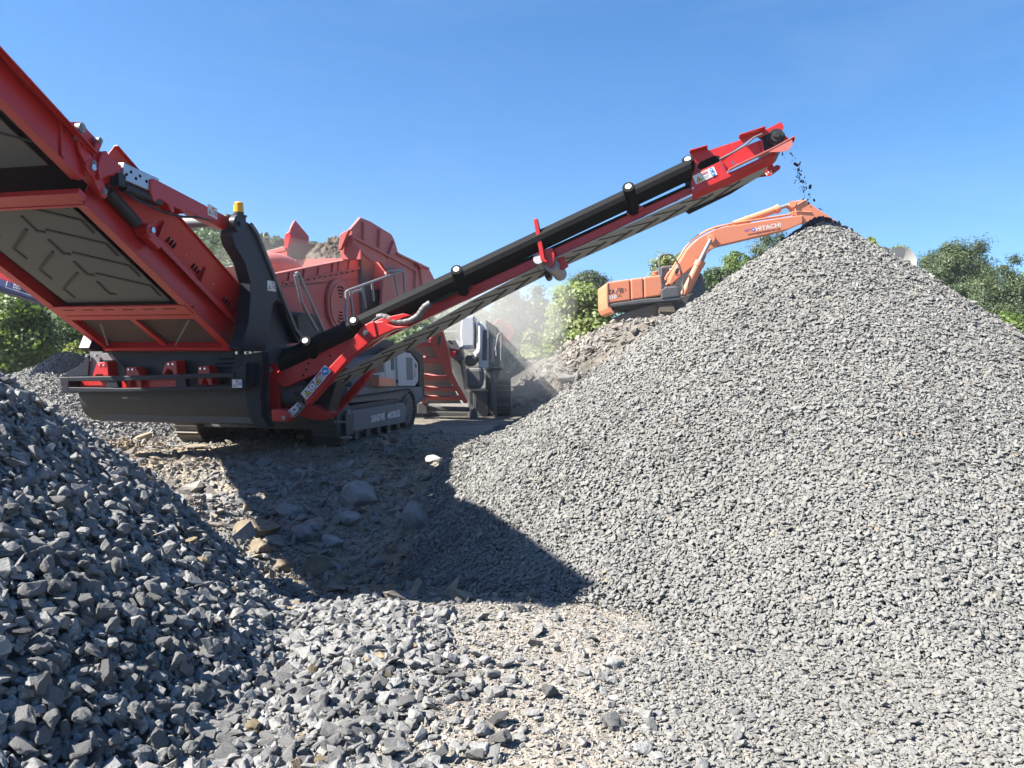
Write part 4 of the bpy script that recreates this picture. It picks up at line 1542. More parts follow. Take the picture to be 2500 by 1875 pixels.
A.prism(rp([(1855, 342), (1858, 342), (1866, 372), (1863, 373)], vh - .0), VY * .07)
A.build('recess_panel', 'red_paint', HD, .003)
A = MB()
P = rp([(1776, 420), (1800, 408), (1878, 371), (1934, 341), (1934, 350)], vh)
A.sheet([P, [p - VY * .13 + Vector((.012, 0, .0)) for p in P]], (0, 0, .012))
A.prism(rp([(1876, 371), (1934, 341), (1935, 353), (1929, 362), (1922, 368), (1900, 371)], vh - .13), VY * .01)
A.build('ledge', 'faded_and_lit_red', HD, .003)  # paler red than the head plates: sunlight on the ledge put into its paint
A = MB()
A.prism(rp([(1842, 331), (1907, 297), (1914, 309), (1911, 317), (1903, 320), (1880, 330), (1930, 345), (1870, 372), (1862, 360), (1858, 340)], vh + .10), VY * .02)
A.build('motor_bracket', 'navy_paint', HD, .003)
A = MB()
A.prism(rp([(1842, 330), (1907, 297), (1914, 309), (1911, 317), (1880, 325), (1855, 336)], vh + .07), VY * .012)
A.prism(rp([(1912, 343), (1918, 333), (1923, 333), (1926, 341), (1920, 350), (1914, 350)], vh + .05), VY * .012)
A.build('end_plate', 'red_paint', HD, .003)
A = MB()
c_ = RP(1893, 338, vh + .1)
A.cyl(c_, c_ - VY * .07, .092, 24); A.cyl(c_ - VY * .07, c_ - VY * .13, .066, 24); A.cyl(c_ - VY * .13, c_ - VY * .17, .04, 20, .03)
for k in range(5):
    t = k * 1.256
    q = c_ + Vector((math.cos(t) * .075, -.07, math.sin(t) * .075)); A.cyl(q, q - VY * .02, .012, 8)
A.build('drive_motor', 'black_rubber', HD, smooth=True)
A = MB()
A.cyl(c_ + VY * .02, c_ + VY * (BW + .0), .115, 22)
A.build('head_drum', 'black_rubber', HD, smooth=True)
A = MB()
A.tube(rp([(1861, 327), (1840, 336), (1818, 356), (1790, 372), (1757, 389)], vh - .05), .011, 8)
A.build('hose', 'charcoal_paint', HD, smooth=True)
A = MB()                                              # far side plate with a lug below the head
A.prism(rp([(1842, 434), (1882, 429), (1904, 413), (1906, 405), (1896, 402), (1889, 407), (1884, 394), (1868, 392), (1830, 418)], VC + BW), VY * .015)
lug = A.build('side_lug', 'red_paint', HD, .003)
A = MB()
for x, y in ((1876, 421), (1870, 424), (1883, 418), (1872, 427), (1884, 423)):
    p = RP(x, y, VC + BW); A.cyl(p - VY * .003, p + VY * .001, .010, 8)
A.build('bolts', 'white_paint', lug)
A = MB()                                              # under tray at the head
A.prism(rp([(1674, 516), (1682, 522), (1785, 472), (1845, 434), (1830, 418), (1780, 460), (1690, 500)], VC + BW - .05), VY * .05)
A.build('dark_underside', 'navy_paint', HD, .003)
o_ = RP(1699.5, 450.5, vh)
ex = norm(RP(1748, 428, vh) - RP(1699.5, 450.5, vh)); ey = Vector((-ex.z, 0, ex.x))
d = Decal(o_, ex, ey, .006)
danger(d, .255, .105, 2).build('warning_label', HD)
A = MB()
for x, y in ((1692, 460), (1795, 405), (1800, 402), (1788, 396), (1790, 399)):
    p = RP(x, y, vh); A.cyl(p, p - VY * .015, .012, 8)
A.build('bolts', 'chrome', HD)

# ------------------------------------------------------------------ screen box, hopper and engine bay further along the machine
A = MB()
top = [(640, 676), (674, 666), (742, 652), (800, 641), (868, 628), (886, 626)]
P = sp(top + [(884, 690), (900, 800), (700, 860), (640, 850)], .95)
A.prism(P, UX * -.05)
bxo = A.build('screen_box', 'dusty_red_paint', M, .006)
A = MB()                                              # stiffening rail and panel seams
for a, b_ in (((690, 691), (888, 652)),):
    A.bar(SP(*a, .96), SP(*b_, .96), .03, .035)
for x, y in ((706, 660), (742, 653), (777, 647), (812, 640), (826, 637), (852, 632)):
    A.prism(sp([(x, y), (x + 10, y - 2), (x + 8, y + 27), (x - 4, y + 29)], .955), UX * .02)
A.bar(SP(640, 675, .95), SP(888, 625.5, .95), .09, .02)
A.build('stiffener', 'dusty_red_paint', bxo, .004)
A = MB()
for k in range(14):
    p = SP(700 + k * 13.5, 693 - k * 2.6, .975); A.cyl(p - UX * .01, p + UX * .012, .016, 8)
A.build('bolts', 'dark_steel', bxo)
A = MB()
cv = SP(822, 744, .96)
A.cyl(cv, cv + UX * .05, .42, 32)
A.cyl(cv + UX * .05, cv + UX * .07, .36, 32)
ex_ = A.build('exciter_cover', 'faded_and_lit_red', bxo, .006, True)
A = MB()
for sg in (-1, 1):
    for k in range(4):
        r = .10 + .055 * k
        pts = []
        for i in range(9):
            t = math.pi / 2 + (i - 4) * .11
            pts.append(cv + UX * .072 + Vector((0, math.cos(t) * r * 1.0, sg * (math.sin(t) * r + .03))))
        A.tube(pts, .012, 6)
A.build('vent_slots', 'black_hole', ex_)
A = MB()                                              # inner far wall and cross decks of the screen box
A.prism(sp([(520, 656), (590, 647), (646, 614), (694, 600), (760, 596), (860, 598), (870, 640), (690, 720), (530, 720)], -.95), UX * .03)
A.build('inner_wall', 'dusty_brown_wall', bxo)
A = MB()
A.prism([Vector((-.95, 1.0, 2.3)), Vector((.95, 1.0, 2.3)), Vector((.95, 4.4, 2.75)), Vector((-.95, 4.4, 2.75))], (0, 0, .03))
A.build('screen_deck', 'dusty_brown_wall', bxo)
A = MB()
A.sphere((-.4, 3.4, 2.85), .35, 16, 10, (1.0, 2.2, .8))
A.build('rubber_curtain', 'dusty_red_paint', bxo, smooth=True)
# feed hopper: flared plates
H = bpy.data.objects.new('feed_hopper', None); COL.objects.link(H); H.parent = M
A = MB()
A.prism(sp([(881, 531), (904, 540), (956, 572), (964, 588), (972, 616), (987, 624), (1044, 652), (1052, 664), (1062, 684), (1062, 770), (930, 790), (935, 700), (945, 662), (930, 640), (908, 638), (890, 622), (876, 604), (862, 592), (856, 560)], 1.30), UX * -.05)
w1 = A.build('hopper_wing', 'faded_and_lit_red', H, .008)
A = MB()
for a, b_ in (((856, 577), (1012, 660)), ((885, 541), (884, 592)), ((924, 560), (922, 604)), ((958, 590), (944, 630)), ((968, 620), (1044, 656)), ((1020, 645), (1036, 745)), ((1012, 655), (1010, 720))):
    A.bar(SP(*a, 1.31), SP(*b_, 1.31), .04, .09, UX)
A.build('rib', 'faded_and_lit_red', w1, .006)
A = MB()
A.prism(sp([(1015, 644), (1024, 643), (1024, 658)], 1.36), UX * .05)
A.build('gusset', 'red_paint', w1)
A = MB()
P = rp([(830, 611), (835, 575), (852, 562), (860, 566), (862, 592), (881, 607), (881, 634), (835, 634)], 2.6)
A.prism(P, VY * .05)
A.prism(rp([(831, 611), (835, 574), (845, 567), (858, 562), (852, 574), (838, 610)], 2.58), VY * -.08)
A.build('hopper_end', 'dusty_red_paint', H, .008)
A = MB()
A.prism(sp([(705, 560), (712, 545), (717, 538), (750, 577), (751, 612), (735, 630), (706, 640), (698, 630)], -1.25), UX * .04)
A.build('hopper_wing', 'dusty_red_paint', H, .006)
A = MB()
A.prism(rp([(693, 585), (697, 570), (705, 566), (711, 576), (708, 582), (700, 615), (695, 612)], 4.3), VY * .06)
A.prism(rp([(702, 622), (712, 640), (708, 646), (702, 640)], 4.25), VY * .05)
A.build('hopper_corner', 'red_paint', H, .006)
A = MB()
A.prism(rp([(648, 615), (690, 603), (696, 604), (696, 612), (650, 622)], 4.0), VY * .1)
A.prism(rp([(650, 622), (700, 612), (704, 640), (655, 660)], 4.15), VY * .03)
A.build('hopper_end', 'dusty_red_paint', H, .006)
A = MB()
A.prism([Vector((-1.2, 4.4, 2.6)), Vector((1.25, 4.4, 2.6)), Vector((1.25, 4.44, 3.15)), Vector((-1.2, 4.44, 3.15))], VY * .05)
A.prism([Vector((-1.2, 7.0, 2.4)), Vector((1.25, 7.0, 2.4)), Vector((1.25, 7.1, 2.8)), Vector((-1.2, 7.1, 2.8))], VY * .05)
A.prism([Vector((-1.2, 4.4, 2.55)), Vector((1.25, 4.4, 2.55)), Vector((1.25, 7.1, 2.4)), Vector((-1.2, 7.1, 2.4))], (0, 0, .05))
A.build('hopper_end', 'dusty_red_paint', H)
# dark engine guard behind the walkway
A = MB()
A.prism(sp([(884, 615), (905, 630), (930, 642), (945, 665), (950, 720), (955, 780), (890, 800), (884, 700)], 1.02), UX * -.2)
A.build('engine_guard', 'charcoal_paint', M, .02)
A = MB()
A.prism(sp([(930, 641), (944, 662), (950, 780), (925, 790)], 1.06), UX * -.02)
A.build('radiator_panel', 'navy_paint', M, .01)
# walkway rails and the ladder hoops
A = MB()
ur_ = 1.42
for pts in ([(845, 800), (845, 712), (850, 709), (985, 660)], [(985, 660), (988, 716)], [(908, 686), (912, 735)], [(962, 667), (972, 722)], [(884, 700), (892, 752)], [(855, 712), (862, 770)], [(858, 716), (882, 707), (890, 740)], [(945, 662), (985, 658)]):
    A.tube(sp(pts, ur_), .022, 10)
A.build('walkway_rail', 'dull_steel', M, smooth=True)
A = MB()
for du in (0, .2):
    A.tube(sp([(721 + du * 10, 671), (725, 667), (729, 669), (752, 722), (790, 806)], 1.40 - du), .026, 10)
A.tube(sp([(721, 671), (736, 735), (745, 755), (775, 808)], 1.40), .026, 10)
A.build('ladder_rail', 'dull_steel', M, smooth=True)
A = MB()
A.prism(sp([(725, 770), (735, 762), (765, 765), (800, 810), (730, 835)], 1.2), UX * -.3)
A.build('fluid_tank', 'navy_paint', M, .03)
# engine bay: cabinets low on the right side
E = bpy.data.objects.new('engine_bay', None); COL.objects.link(E); E.parent = M
ue = 1.34
A = MB()
A.prism(sp([(850, 945), (963, 945), (1030, 944), (1034, 968), (1008, 988), (966, 974), (850, 985)], ue), UX * -.9)
A.build('lower_body', 'grey_frame', E, .02)
A = MB()
A.prism(sp([(905, 880), (970, 866), (972, 944), (905, 945)], ue - .03), UX * -.8)
A.prism(sp([(940, 885), (956, 871), (970, 866), (970, 943), (944, 943)], ue - .015), UX * -.1)
A.build('side_cabinet', 'grey_cabinet', E, .01)
for pts in ([(955, 876), (962, 873), (962, 902), (956, 904)], [(910, 893), (936, 885), (938, 908), (912, 912)], [(912, 915), (926, 915), (928, 943), (912, 944)]):
    A = MB()
    A.prism(sp(pts, ue - .008), UX * -.02)
    A.build('vent', 'dark_steel', E)
A = MB()
A.prism(sp([(970, 869), (987, 859), (1003, 862), (1021, 886), (1022, 930), (1014, 943), (973, 943)], ue + .03), UX * -.3)
dr = A.build('cabinet_door', 'grey_cabinet', E, .02)
A = MB()
A.prism(sp([(992, 872), (1007, 874), (1009, 928), (994, 927)], ue + .036), UX * -.01)
A.build('vent', 'grey_frame', dr, .004)
A = MB()
for k in range(6):
    p = SP(1012.5, 905 + k * 3, ue + .03); A.cyl(p - UX * .005, p + UX * .006, .011, 8)
A.box(SP(1015, 892, ue + .03), (.02, .06, .09)); A.box(SP(970, 931, ue + .04), (.03, .05, .07))
A.build('latch', 'dark_steel', dr)
A = MB()
A.prism(sp([(988, 852), (1006, 846), (1034, 868), (1038, 975), (1030, 975), (1024, 940), (1024, 884), (1005, 862)], ue - .02), UX * -.5)
A.build('dark_surround', 'black_rubber', E, .02)
A = MB()
A.prism(sp([(926, 920), (964, 923), (966, 943), (926, 943)], ue + .16), UX * -.2)
A.build('toolbox', 'orange_paint', E, .01)
A = MB()
A.prism(sp([(1005, 988), (1034, 970), (1040, 974), (1010, 992)], ue), UX * -.9)
A.prism(sp([(985, 985), (1008, 985), (1002, 993), (990, 990)], ue), UX * -.5)
A.build('end_skirt', 'charcoal_paint', E, .006)
# rungs of an access ladder next to the track
for x, y in ((770, 905), (788, 955), (795, 972), (806, 994), (815, 1030), (832, 1068)):
    A = MB()
    A.box(RP(x + 14, y, 1.75), (.17, .04, .035))
    A.build('access_step', 'dull_steel', M, .004)
# ------------------------------------------------------------------ jaw crusher standing beyond the screener
YC = 18.6
CO = Vector((at(1120, 1030, YC).x, YC, -.02))
C = thing('jaw_crusher', 'dusty grey and red jaw crusher with a laddered belt conveyor, standing behind the side conveyor', 'crusher', CO)
def cp(pts, dy=0.0):
    return [at(a, b_, YC + dy) - CO for a, b_ in pts]
def cpt(px, py, dy=0.0):
    return at(px, py, YC + dy) - CO
YV = Vector((0, 1, 0))
# its conveyor: two red stringers, rungs and the grey belt behind them; leans towards the screener
CV = bpy.data.objects.new('feed_conveyor', None); COL.objects.link(CV); CV.parent = C
def lean(px, py, off=0.0):
    """plane of the conveyor: nearer to the viewer the higher it is"""
    n = Vector((0, .86, .5)).normalized()
    o, d = CAM - CO, ray(px, py)
    p0 = Vector((0, off, .2))
    return o + d * ((p0 - o).dot(n) / d.dot(n))
ln = Vector((0, .86, .5)).normalized()
A = MB()
A.prism([lean(*p) for p in [(1048, 829), (1066, 812), (1081, 809), (1096, 860), (1104, 914), (1118, 944), (1142, 985), (1132, 985), (1096, 926), (1086, 905), (1066, 868)]], ln * .12)
A.build('stringer', 'dusty_red_paint', CV, .01)
A = MB()
A.prism([lean(*p) for p in [(985, 829), (995, 829), (1010, 870), (1024, 930), (1040, 985), (1030, 985), (1008, 925), (995, 870)]], ln * .12)
A.build('stringer', 'dusty_red_paint', CV, .01)
for q in ([(1000, 874), (1076, 874), (1079, 887), (1004, 887)], [(1015, 917), (1096, 917), (1101, 928), (1018, 928)], [(1025, 947.5), (1117, 947.5), (1120, 955), (1028, 955)], [(1030, 970), (1128, 970), (1130, 977), (1034, 977)], [(990, 838), (1050, 836), (1054, 846), (994, 848)]):
    A = MB()
    A.prism([lean(*p) for p in q], ln * .10)
    A.build('rung', 'dusty_red_paint', CV, .006)
A = MB()
A.prism([lean(*p, .28) for p in [(985, 830), (1056, 826), (1072, 870), (1096, 925), (1126, 985), (1034, 985), (1010, 925)]], ln * .03)
A.build('belt', 'pale_belt_rubber', CV)
A = MB()
A.prism(cp([(1068, 822), (1078, 818), (1076, 838), (1070, 846), (1067, 838)], -1.6), YV * .05)
A.build('hook_plate', 'dark_steel', CV, .01)
# base beams, legs
A = MB()
A.prism(cp([(1034, 992), (1145, 995), (1145, 1006), (1034, 1004)]), YV * .3)
A.prism(cp([(1034, 1004), (1150, 1006), (1152, 1028), (1034, 1032)], .6), YV * 1.4)
A.prism(cp([(1020, 983), (1042, 983), (1044, 1012), (1018, 1010)], -.1), YV * .4)
A.build('base_beam', 'dark_steel', C, .02)
for q in ([(1155, 955), (1163, 955), (1163, 1022), (1155, 1022)], [(1196, 900), (1206, 900), (1214, 1020), (1204, 1020)], [(1150, 998), (1162, 998), (1168, 1030), (1146, 1030)]):
    A = MB()
    A.prism(cp(q, .1), YV * .18)
    A.build('support_leg', 'charcoal_paint', C, .01)
# main body
A = MB()
A.prism(cp([(1142, 955), (1192, 955), (1192, 1026), (1166, 1030), (1142, 1018)], .5), YV * 2.5)
A.prism(cp([(1082, 852), (1100, 840), (1122, 850), (1128, 898), (1136, 950), (1150, 955), (1150, 990), (1120, 945), (1098, 890)], .35), YV * 1.6)
A.prism(cp([(1185, 780), (1215, 800), (1222, 900), (1210, 950), (1185, 950)], 1.4), YV * 4.5)
A.build('machine_body', 'charcoal_paint', C, .03)
A = MB()
A.prism(cp([(1126, 775), (1157, 770), (1158, 805), (1157, 850), (1128, 853), (1124, 820)], .05), YV * 1.4)
cb = A.build('engine_cabinet', 'light_grey_paint', C, .03)
A = MB()
A.prism(cp([(1081, 832), (1112, 829), (1122, 842), (1127, 850), (1122, 856), (1090, 850)], -.1), YV * .7)
A.prism(cp([(1090, 846), (1122, 850), (1130, 880), (1112, 882), (1100, 868)], .0), YV * .5)
A.build('chute', 'charcoal_paint', C, .02)
A = MB()
A.prism(cp([(1112, 831), (1124, 832), (1128, 846), (1122, 848)], -.15), YV * .05)
A.prism(cp([(1084, 807), (1118, 806), (1118, 809), (1084, 811)], -.1), YV * .06)
A.prism(cp([(1082, 818), (1087, 818), (1087, 821), (1082, 821)], -.15), YV * .04)
A.build('white_trim', 'white_paint', C)
A = MB()
A.prism(cp([(1098, 858), (1113, 857), (1113, 873), (1098, 873)], -.12), YV * .1)
A.build('switch_box', 'red_paint', C, .01)
A = MB()
A.prism(cp([(1165, 787), (1177, 787), (1190, 800), (1190, 900), (1168, 897), (1168, 860), (1165, 830)], .15), YV * 1.0)
col = A.build('tall_cabinet', 'light_grey_paint', C, .02)
A = MB()
A.prism(cp([(1179, 806), (1189, 806), (1189, 880), (1177, 880)], .14), YV * .03)
A.build('dark_panel', 'charcoal_paint', col)
A = MB()
A.tube(cp([(1172, 796), (1172, 842), (1170, 858), (1162, 866), (1163, 872)], .0), .045, 8)
A.tube(cp([(1168, 838), (1167, 855), (1158, 864)], .0), .035, 8)
A.build('exhaust_pipe', 'light_grey_paint', C, smooth=True)
A = MB()
A.prism(cp([(1136, 868), (1165, 866), (1168, 880), (1155, 895), (1138, 895), (1134, 885)], .05), YV * .8)
A.build('motor_guard', 'dark_steel', C, .06)
A = MB()
A.prism(cp([(1136, 898), (1176, 898), (1180, 920), (1176, 950), (1140, 950)], -.1), YV * 1.0)
A.build('fuel_tank', 'charcoal_paint', C, .08)
A = MB()
A.prism(cp([(1178, 902), (1218, 896), (1232, 903), (1198, 907)], .1), YV * .8)
A.build('platform', 'dark_steel', C, .01)
A = MB()
for q in ([(1190, 905), (1190, 828), (1196, 826), (1210, 832), (1212, 868)], [(1198, 884), (1198, 830)], [(1203, 882), (1204, 834)], [(1209, 856), (1216, 818), (1224, 812), (1224, 880)]):
    A.tube(cp(q, .2), .025, 6)
A.build('guard_rail', 'dull_steel', C, smooth=True)
# feed hopper far behind, fading in the dust
A = MB()
A.prism(cp([(1190, 800), (1219, 777), (1240, 790), (1256, 805), (1256, 812), (1238, 840), (1224, 850), (1195, 850)], 5.5), YV * .12)
A.prism(cp([(1190, 800), (1219, 777), (1222, 780), (1192, 806)], 5.4), YV * .8)
A.build('feed_hopper', 'dusty_red_paint', C, .02)
# one track end in the sun
crawler('crawler_track', C, -1.75, -1.2, .25, 4.2, -.02, .85)
crawler('crawler_track', C, .75, 1.25, .45, 4.2, -.02, .85, 'dark_steel')

# ------------------------------------------------------------------ orange excavator on the bank behind the cone
YE = 27.0
EO = Vector((at(1590, 775, YE).x, YE + 1.4, at(1590, 775, YE).z))
EX = thing('excavator', 'orange excavator with its boom reaching behind the top of the gravel cone', 'excavator', EO)
def ep(pts, dy=0.0):
    return [at(a, b_, YE + dy) - EO for a, b_ in pts]
def ept(px, py, dy=0.0):
    return at(px, py, YE + dy) - EO
def shell(pts, y0, y1, inset, mat, nm, bev=.03):
    A = MB()
    A.prism(ep(pts, y0), YV * (y1 - y0))
    return A.build(nm, mat, EX, bev)
# upper structure: counterweight, three engine doors, lower grey skirt
shell([(1480, 698), (1482, 690), (1485, 689), (1486, 748), (1492, 752), (1502, 766), (1488, 763), (1482, 752), (1480, 735)], -.02, 2.55, 0, 'orange_paint', 'counterweight', .10)
e1_ = shell([(1481.5, 689), (1538, 681), (1540, 733), (1482, 741)], 0, 2.7, 0, 'orange_paint', 'engine_door', .05)
shell([(1539, 681), (1570, 677), (1572, 728), (1540.5, 733)], 0, 2.7, 0, 'orange_paint', 'engine_door', .05)
shell([(1571.5, 676.5), (1611, 671.5), (1616, 673), (1618, 705), (1614, 722), (1573, 728)], 0, 2.6, 0, 'orange_paint', 'engine_door', .05)
A = MB()
A.prism(ep([(1611, 672), (1617, 672), (1620, 700), (1614, 706)], -.01), YV * 1.0)
A.build('door_edge', 'charcoal_paint', EX, .02)
shell([(1614, 707), (1620, 704), (1624, 700), (1653, 699), (1658, 706), (1660, 724), (1614, 730)], -.02, 1.0, 0, 'charcoal_paint', 'step_box', .04)
shell([(1484, 742), (1572, 729), (1660, 723), (1663, 728), (1661, 733), (1572, 741), (1486, 751)], .0, 2.55, 0, 'charcoal_paint', 'lower_skirt', .04)
shell([(1490, 745), (1572, 736), (1664, 728), (1660, 740), (1630, 748), (1560, 757), (1505, 758)], .45, 2.3, 0, 'dark_steel', 'belly_plate', .06)
A = MB()
A.cyl(ept(1600, 671, .9), ept(1600, 664, .9), .12, 14); A.cyl(ept(1600, 666, .9), ept(1600, 664, .9), .15, 14)
A.build('exhaust_stack', 'orange_paint', EX, .01, True)
# cab on the far side
A = MB()
A.prism(ep([(1612, 652), (1618, 650), (1652, 646), (1690, 640), (1716, 672), (1726, 712), (1724, 740), (1640, 740), (1612, 720)], 1.75), YV * .95)
cabo = A.build('cab', 'charcoal_paint', EX, .05)
A = MB()
A.prism(ep([(1616, 656), (1648, 652), (1646, 690), (1618, 692)], 1.74), YV * .01)
A.prism(ep([(1668, 690), (1704, 668), (1718, 708), (1716, 728), (1680, 734)], 1.74), YV * .01)
A.build('cab_window', 'cab_glass', cabo)
A = MB()
A.prism(ep([(1634, 655.5), (1639, 655), (1639, 658), (1634, 658.5)], 1.72), YV * .01)
A.build('sticker', 'white_vinyl', cabo)
A = MB()
A.tube(ep([(1610, 673), (1610, 630), (1613, 625), (1620, 622), (1634, 621), (1640, 624), (1650, 634), (1658, 648), (1664, 668), (1666, 690), (1668, 712), (1664, 722)], .5), .035, 8)
A.build('hand_rail', 'charcoal_paint', EX, smooth=True)
A = MB()
A.prism(ep([(1651, 655), (1658, 653), (1659, 657), (1655, 668), (1650, 669), (1648, 663)], .35), YV * .12)
A.build('mirror', 'black_rubber', EX, .03)
A = MB()
A.tube(ep([(1649, 670), (1655, 672), (1665, 670), (1667, 690)], .4), .02, 6)
A.build('mirror_arm', 'charcoal_paint', EX, smooth=True)
# boom
yb0, ybw = 1.0, .62
boom = [(1632, 692), (1638, 697), (1660, 676), (1700, 644), (1724, 622), (1732, 614), (1742, 605), (1760, 599), (1790, 592), (1840, 580), (1925, 560), (1960, 545), (1960, 525), (1925, 529), (1880, 536), (1800, 549), (1770, 553), (1745, 560), (1728, 569), (1708, 580), (1692, 594), (1677, 609), (1666, 628), (1656, 645), (1642, 668)]
A = MB()
A.prism(ep(boom, yb0), YV * ybw)
bo = A.build('boom', 'orange_paint', EX, .03)
A = MB()
A.prism(ep([(1733, 581), (1738, 580), (1742, 585), (1752, 603), (1740, 606), (1728, 612), (1726, 606), (1736, 590)], yb0 - .05), YV * .05)
A.cyl(ept(1736, 583, yb0 - .12), ept(1736, 583, yb0 + .8), .14, 18)
A.build('boom_boss', 'orange_paint', bo, .01, True)
A = MB()
A.tube(ep([(1628, 690), (1624, 680), (1630, 669), (1640, 658), (1672, 606), (1688, 589), (1706, 575), (1726, 564), (1744, 556), (1790, 545), (1900, 528), (1925, 524), (1936, 518), (1950, 516), (1980, 518)], yb0 + .05), .035, 6)
A.tube(ep([(1632, 686), (1628, 676), (1636, 664), (1652, 640), (1675, 602), (1692, 585), (1710, 571), (1730, 560), (1750, 553), (1800, 543.5), (1900, 530), (1930, 524), (1942, 523), (1975, 522)], yb0 + .25), .03, 6)
A.build('boom_pipes', 'orange_paint', bo, smooth=True)
A = MB()
A.tube(ep([(1745, 562), (1752, 556), (1765, 551), (1780, 548)], yb0 + .1), .03, 6)
A.tube(ep([(1676, 603), (1688, 587), (1706, 572)], yb0 + .05), .03, 6)
A.build('hose', 'black_rubber', EX, smooth=True)
# lift rams either side of the boom
for dy in (yb0 - .28, yb0 + ybw + .1):
    A = MB()
    sx = 0 if dy < 1 else 6
    A.cyl(ept(1668 + sx, 720, dy), ept(1706 + sx, 642, dy), .13, 16)
    A.cyl(ept(1702 + sx, 650, dy), ept(1708 + sx, 638, dy), .15, 16)
    ra = A.build('lift_ram', 'orange_paint', EX, .008, True)
    A = MB()
    A.cyl(ept(1706 + sx, 642, dy), ept(1735, 585, dy), .07, 14)
    A.build('ram_rod', 'dull_steel', ra, smooth=True)
# arm ram on top of the boom, and the stick head
A = MB()
A.cyl(ept(1792, 548, yb0 + .3), ept(1898, 510, yb0 + .3), .13, 16); A.cyl(ept(1893, 513, yb0 + .3), ept(1902, 508, yb0 + .3), .155, 16)
A.cyl(ept(1823, 537, yb0 + .3), ept(1826, 535, yb0 + .3), .15, 16)
A.prism(ep([(1772, 556), (1780, 548), (1790, 545), (1796, 550), (1790, 556)], yb0 + .15), YV * .3)
ra = A.build('arm_ram', 'orange_paint', EX, .008, True)
A = MB()
A.cyl(ept(1898, 510, yb0 + .3), ept(1928, 499.5, yb0 + .3), .07, 14)
A.build('ram_rod', 'dull_steel', ra, smooth=True)
A = MB()
A.prism(ep([(1928, 500), (1931, 493), (1966, 486), (1974, 494), (2000, 512), (2018, 523), (2060, 552), (2096, 570), (2126, 598), (2120, 608), (2080, 586), (2020, 556), (1975, 545), (1955, 538), (1946, 522), (1938, 508)], yb0 + .05), YV * .5)
st = A.build('stick', 'orange_paint', EX, .03)
A = MB()
A.tube(ep([(1944, 522), (1941, 507), (1948, 499), (1967, 488)], yb0 + .04), .03, 6)
A.cyl(ept(1935, 498, yb0), ept(1935, 498, yb0 + .62), .12, 14)
A.build('stick_rib', 'orange_paint', st, smooth=True)
A = MB()
A.prism(ep([(2148, 604), (2158, 600), (2176, 607), (2190, 618), (2196, 640), (2170, 660), (2130, 650), (2118, 620), (2130, 606)], yb0 - .3), YV * 1.2)
A.build('bucket', 'charcoal_paint', EX, .06)
# lettering
def along_decal(p0, p1, dy, lift=.003):
    a, b_ = ept(*p0, dy), ept(*p1, dy)
    ex = norm(b_ - a)
    return Decal(a, ex, Vector((-ex.z, 0, ex.x)), lift), (b_ - a).length
d, w = along_decal((1846, 565), (1907, 553), yb0)
d.text('HITACHI', 0, 0, w, .155, 'white_paint', .025)
d.disc(-.085, .085, .065, 'purple_ink').disc(-.085, .085, .03, 'white_paint')
d.build('lettering', bo)
d, w = along_decal((1826, 575), (1906, 560), yb0)
d.text('www.alabamahammer.net', 0, -.01, w, .095, 'dark_red_ink', .025)
d.build('lettering', bo)
d, w = along_decal((1818, 566.5), (1834, 563.5), yb0)
d.lines(0, 0, w, .08, 2, 'purple_ink')
d.build('lettering', bo)
d, w = along_decal((1485, 719), (1502, 716.5), -.0)
d.text('ZA', 0, 0, .245, .155, 'black_ink', .02)
d.poly([(.25, .09), (.31, .05), (.38, 0), (.25, .0)], 'yellow_ink').poly([(.25, .155), (.32, .155), (.38, .11), (.34, .07)], 'yellow_ink')
d.poly([(.245, -.01), (.285, -.01), (.40, .185), (.36, .185)], 'purple_ink')
d.text('IS', .41, 0, .14, .155, 'black_ink', .02)
d.rect(.60, .05, .025, .07, 'dark_red_ink')
d.build('lettering', e1_)
d, w = along_decal((1485, 730), (1502, 727.5), -.0)
d.text('210', 0, -.02, .30, .14, 'white_paint', .03).text('LC', .34, .02, .14, .085, 'black_ink', .01)
d.build('lettering', e1_)
# crawler: its front end turned a little towards us
UG = bpy.data.objects.new('undercarriage', None); COL.objects.link(UG); UG.parent = EX
A = MB()
TRK = ep([(1546, 756), (1570, 748), (1602, 740), (1610, 748), (1612, 772), (1600, 782), (1540, 790), (1500, 800), (1490, 786), (1510, 770)], .3)
A.prism(TRK, YV * .55)
A.build('track_body', 'track_steel', UG, .05)
A = MB()
for k in range(9):
    y = 739 + k * 4.6
    x0, x1 = 1602 + min(k, 2) * 3.5 - max(k - 6, 0) * 1.5, 1640 + min(k, 3) * 2.6 - max(k - 6, 0) * 2
    A.prism(ep([(x0, y), (x1, y + .6), (x1 + .8, y + 4.0), (x0 + .8, y + 3.5)], -.05 + abs(k - 4) * .05), YV * .4)
for k in range(16):
    t = k / 15
    x, y = 1500 + 100 * t, 774 - 33 * t
    A.prism(ep([(x, y), (x + 6, y - 2), (x + 6, y + 1.2), (x, y + 3)], .28), YV * .65)
A.build('track_shoes', 'track_steel', UG, .008)
A = MB()
A.prism(ep([(1500, 775), (1560, 760), (1700, 770), (1680, 790), (1520, 800)], 2.0), YV * .6)
A.build('track_body', 'track_steel', UG, .05)
A = MB()
A.cyl(ept(1590, 762, 1.4), ept(1590, 752, 1.4), .75, 24)
A.prism(ep([(1640, 730), (1700, 715), (1715, 760), (1690, 790), (1640, 790)], .9), YV * 1.6)
A.build('slew_frame', 'dark_steel', UG, .02)

